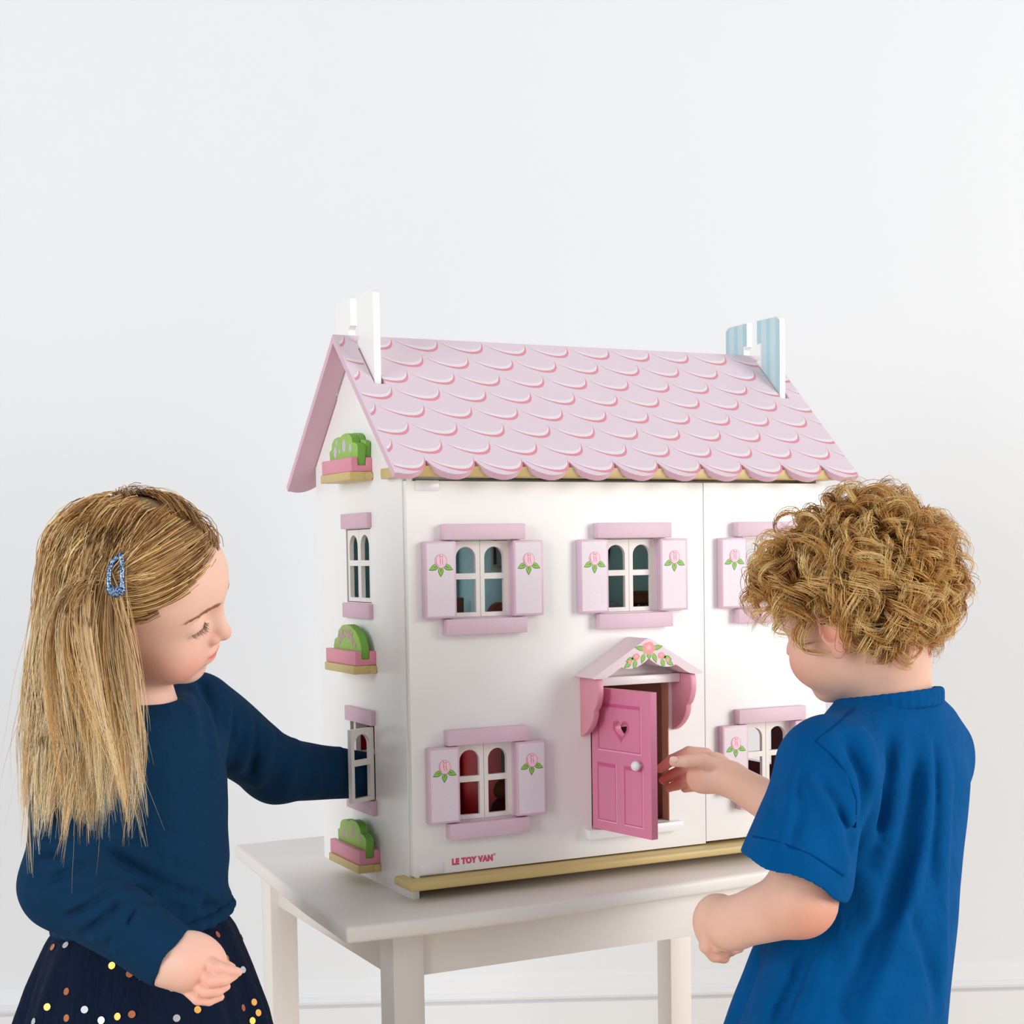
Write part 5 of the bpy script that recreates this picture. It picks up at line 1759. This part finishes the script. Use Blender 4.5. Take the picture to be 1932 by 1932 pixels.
Rh = np.stack([hem_d, nrmz(K(1590, 1692, 1.46) - K(1405, 1606, 1.47)), nrmz(np.cross(hem_d, nrmz(K(1590, 1692, 1.46) - K(1405, 1606, 1.47))))])
slM = K(1497, 1648, 1.468)
sh_p += [comp([cone(bsL, slE, 0.043, 0.0545, 0.03), ell(slM + hem_d * 0.05, (0.05, 0.16, 0.16), Rh, 0.002, 's'),
               cone(slM - sdir * 0.016, slM + sdir * 0.03, 0.040, 0.047, 0.003, 's')], 0.045)]
# neck opening
sh_p += [ell(K(1677, 1276, 1.618), (0.0485, 0.0500, 0.036), np.stack([bf, bl, E3]), 0.004, 's')]
B_FOLDS = [([(1735, 1450), (1722, 1530), (1712, 1600)], -0.012, 0.008), ([(1715, 1590), (1690, 1680), (1655, 1780), (1600, 1900)], -0.017, 0.010),
           ([(1745, 1400), (1750, 1500), (1740, 1600), (1715, 1700), (1680, 1800), (1630, 1930)], 0.010, 0.008),
           ([(1775, 1420), (1780, 1540), (1775, 1700), (1772, 1900)], 0.006, 0.010), ([(1762, 1410), (1765, 1540), (1757, 1660)], -0.004, 0.006),
           ([(1700, 1390), (1692, 1470), (1680, 1560), (1660, 1620)], 0.008, 0.009), ([(1680, 1400), (1670, 1480), (1655, 1560)], -0.009, 0.007),
           ([(1620, 1380), (1640, 1450), (1645, 1530), (1625, 1600)], 0.010, 0.009), ([(1600, 1400), (1625, 1460), (1628, 1540), (1600, 1590)], -0.014, 0.008),
           ([(1560, 1400), (1600, 1450), (1612, 1510), (1600, 1570)], 0.008, 0.008), ([(1530, 1480), (1560, 1520), (1580, 1580), (1590, 1640)], 0.008, 0.008), ([(1545, 1475), (1575, 1510), (1597, 1570)], -0.007, 0.006),
           ([(1500, 1450), (1492, 1520), (1475, 1590)], 0.005, 0.010), ([(1515, 1450), (1508, 1530), (1490, 1610)], -0.004, 0.006),
           ([(1450, 1520), (1440, 1580)], 0.004, 0.010),
           ([(1620, 1640), (1650, 1720), (1690, 1800)], 0.006, 0.012), ([(1680, 1740), (1720, 1800), (1745, 1900)], 0.005, 0.012), ([(1700, 1700), (1740, 1780), (1760, 1860)], -0.005, 0.010),
           ([(1500, 1800), (1470, 1870), (1440, 1930)], 0.008, 0.010), ([(1525, 1800), (1490, 1880), (1465, 1930)], -0.009, 0.008), ([(1560, 1790), (1530, 1870), (1505, 1930)], 0.007, 0.010),
           ([(1430, 1810), (1410, 1870), (1385, 1930)], -0.006, 0.008), ([(1590, 1780), (1620, 1850), (1640, 1930)], 0.005, 0.012)]
bfold = gauss_folds(px_folds(sh_p, B_FOLDS, 1.36, 1.85))
sdisp = lambda P: 1.4 * bfold(P) + 0.0014 * wave(P, 75, 8)
shv, shq = mesh_field(sh_p, [zone(slM, np.array([0.07, 0.06, 0.035]), 0.0018)], 0.0027, sdisp, 0.017)
shv = relax(shv, shq, 1, 0.4)
M_BLUEF = mat('royal blue jersey fabric', (0, 80, 140), 0.95, 0.12, 45, 0.35, 900, spec=0.08, sheen=0.01)
shirt = link('t_shirt', np_mesh('t_shirt', shv, shq), boy, M_BLUEF)
# ribbed collar band
col_p = []
Rc = np.stack([bf, bl, E3])
for i in range(36):
    def cp(a, dz):
        base = K(1677, 1312, 1.617)
        return base + bf * 0.0510 * math.cos(a) + bl * 0.0520 * math.sin(a) - E3 * (0.014 * (1 + math.cos(a)) / 2) + E3 * dz
    a0, a1 = 2 * math.pi * i / 36, 2 * math.pi * (i + 1) / 36
    col_p += [cone(cp(a0, dz), cp(a1, dz), 0.0040, 0.0040, 0.003) for dz in (-0.004, 0.001, 0.006)]
cv_, cq_ = mesh_field(col_p, [], 0.0020)
link('collar', np_mesh('collar', cv_, cq_), boy, M_BLUEF)
# stitched seams
M_SEAM = mat('dark blue seam thread', (0, 62, 116), 0.95, 0.1, 200, spec=0.05)
def seam(pts, r=0.0010):
    P = []
    for i in range(len(pts) - 1):
        for t in np.linspace(0, 1, 7)[:-1]:
            P.append((pts[i][0] + (pts[i + 1][0] - pts[i][0]) * t, pts[i][1] + (pts[i + 1][1] - pts[i][1]) * t))
    P.append(pts[-1])
    ds = np.arange(1.36, 1.80, 0.0012)
    Q = []
    for x, y in P:
        L_ = np.array([K(x, y, d) for d in ds])
        v = evalf(sh_p, L_, sdisp)
        i = int(np.argmax(v < 0.0004))
        Q.append(L_[i])
    Q = np.array(Q)
    Q[1:-1] = 0.25 * Q[:-2] + 0.5 * Q[1:-1] + 0.25 * Q[2:]
    n = len(Q)
    T = np.gradient(Q, axis=0)
    T /= np.linalg.norm(T, axis=1, keepdims=True)
    A = np.cross(T, E3); A /= np.linalg.norm(A, axis=1, keepdims=True)
    B_ = np.cross(T, A)
    V = np.stack([Q + r * (math.cos(t) * A + math.sin(t) * B_) for t in np.linspace(0, 2 * math.pi, 6, endpoint=False)], 1).reshape(-1, 3)
    F4 = np.array([(i * 6 + q, i * 6 + (q + 1) % 6, (i + 1) * 6 + (q + 1) % 6, (i + 1) * 6 + q) for i in range(n - 1) for q in range(6)])
    return link('seam', np_mesh('seam', V, F4), shirt, M_SEAM)
seam([(1421, 1578), (1470, 1588), (1530, 1612), (1592, 1652)])
seam([(1612, 1336), (1585, 1362), (1538, 1398)])
seam([(1538, 1398), (1570, 1425), (1600, 1462), (1616, 1510), (1614, 1560)])
# ---- curly hair
rngb = np.random.default_rng(21)
def boy_lock(p0, rng, nst, m=18):
    n0_ = to_ell(p0)
    n = nrmz(n0_ / np.array([8.35, 7.25, 7.25]))
    down = np.array([-0.25, 0, -1.0]) if p0[0] < 5 else np.array([0.5, 0, -0.75])
    tang = down - (down @ n) * n
    tang = tang / (np.linalg.norm(tang) + 1e-6)
    side = np.cross(n, tang) * rng.choice([-1, 1])
    ln = rng.uniform(5.2, 8.4) * (0.85 if p0[2] < 1 else 1.0)
    ax_ = []
    p = np.array(p0, float)
    v = nrmz(n * 0.60 + tang * 0.8 + side * rng.normal() * 0.5)
    for i in range(m):
        ax_.append(p.copy())
        nn = to_ell(p); r = np.linalg.norm(nn)
        pull = -0.16 * n * (r - 1.13) * 4
        v = nrmz(v + 0.14 * tang + pull + 0.10 * side * math.sin(i * 0.5))
        p = p + v * ln / m
    ax_ = np.array(ax_)
    T = np.gradient(ax_, axis=0); T /= np.linalg.norm(T, axis=1, keepdims=True)
    A = np.cross(T, side + 0.01); A /= np.linalg.norm(A, axis=1, keepdims=True) + 1e-9
    Bv = np.cross(T, A)
    t = np.linspace(0, 1, m)
    turns = rng.uniform(0.9, 1.7)
    R = rng.uniform(0.8, 1.5) * np.clip(t * 2.2, 0, 1) * (1 - 0.25 * t)
    ph0 = rng.uniform(0, 6.28)
    hd = rng.choice([-1, 1])
    out = []
    lockt = rng.normal()
    for _ in range(nst):
        ph = ph0 + rng.normal() * 0.22
        th = ph + hd * 2 * math.pi * turns * (t ** 1.2) * (1 + rng.normal() * 0.03)
        rr = R * (1 + rng.normal() * 0.10)
        off = rng.normal(size=3) * 0.17 * rng.choice([0.8, 1.0, 1.0, 2.6])
        out.append(ax_ + (rr * np.cos(th))[:, None] * A + (rr * np.sin(th))[:, None] * Bv + off * (0.6 + 0.4 * np.sin(math.pi * t))[:, None])
    return np.array(out), lockt
bhair, btone = [], []
broots = sample_scalp(540, rngb, lambda L: (L[:, 2] > hairline(L[:, 0]) + 0.6) & ~((np.abs(L[:, 0] - 0.3) < 1.8) & (L[:, 2] < 2.6)))
for p in broots:
    P, lt_ = boy_lock(p, rngb, 15)
    bhair.append(P); btone += [lt_] * len(P)
bhair = np.concatenate(bhair)
keep = np.ones(len(bhair), bool)
for es in (-1, 1):
    keep &= np.linalg.norm((bhair - np.array([0.3, es * 7.8, -0.6])) / np.array([1.5, 1.8, 2.0]), axis=2).min(1) > 1
bhair = bhair[keep]
btone = np.array(btone)[keep]
Lb = bhair.reshape(-1, 3)
nb = to_ell(Lb); rb2 = np.linalg.norm(nb, axis=1, keepdims=True)
Lb = from_ell(nb / rb2 * np.maximum(rb2, 1.01))
bhair = (BH.c + BH.s * (Lb @ BH.R)).reshape(bhair.shape)
bt_ = np.array(btone) * 0.6 + rngb.normal(size=len(bhair)) * 0.45
bc0 = tone(bt_ - 0.3, LIN((128, 78, 28)), LIN((196, 132, 60)), LIN((236, 180, 96)))
bc1 = tone(bt_ + 0.35, LIN((178, 114, 46)), LIN((234, 172, 86)), LIN((255, 228, 160)))
link('hair', strands_mesh('hair', bhair, np.full(len(bhair), 0.00038), bc0, bc1), boy, M_HAIR)
# ---- dark trousers below the shirt
tr_p = []
for s in (-1, 1):
    hp = gc[0] * E1 + gc[1] * E2 + s * 0.05 * bl + 0.42 * E3
    tr_p += [cone(hp, hp * np.array([1, 1, 0]) + 0.10 * E3, 0.060, 0.046, 0.02)]
tv_, tq_ = mesh_field(tr_p, [], 0.006)
link('trousers', np_mesh('trousers', tv_, tq_), boy, mat('grey trouser fabric', (70, 74, 84), 0.9, 0.1, 40, 0.3, 800))

# ---- wall socket half hidden behind the boy
sw = Vector(K(1795, 1712, 1.0)) - Vector(CAM_POS)
tpl = (Vector(wall_p) - Vector(CAM_POS)).dot(wall_n) / sw.dot(wall_n)
sock = box('wall_socket', -0.080, 0.0, -0.006, 0.0, -0.022, 0.060, mat('pale grey socket plastic', (226, 226, 228), 0.35, 0.01), None, 0.002)
sp_ = Vector(CAM_POS) + sw * tpl
sock.location = sp_ + wall_dir * 0.008
sock.rotation_euler = (0, 0, ang)
tag(sock, 'pale grey wall socket plate just behind the boy\'s back', 'socket')
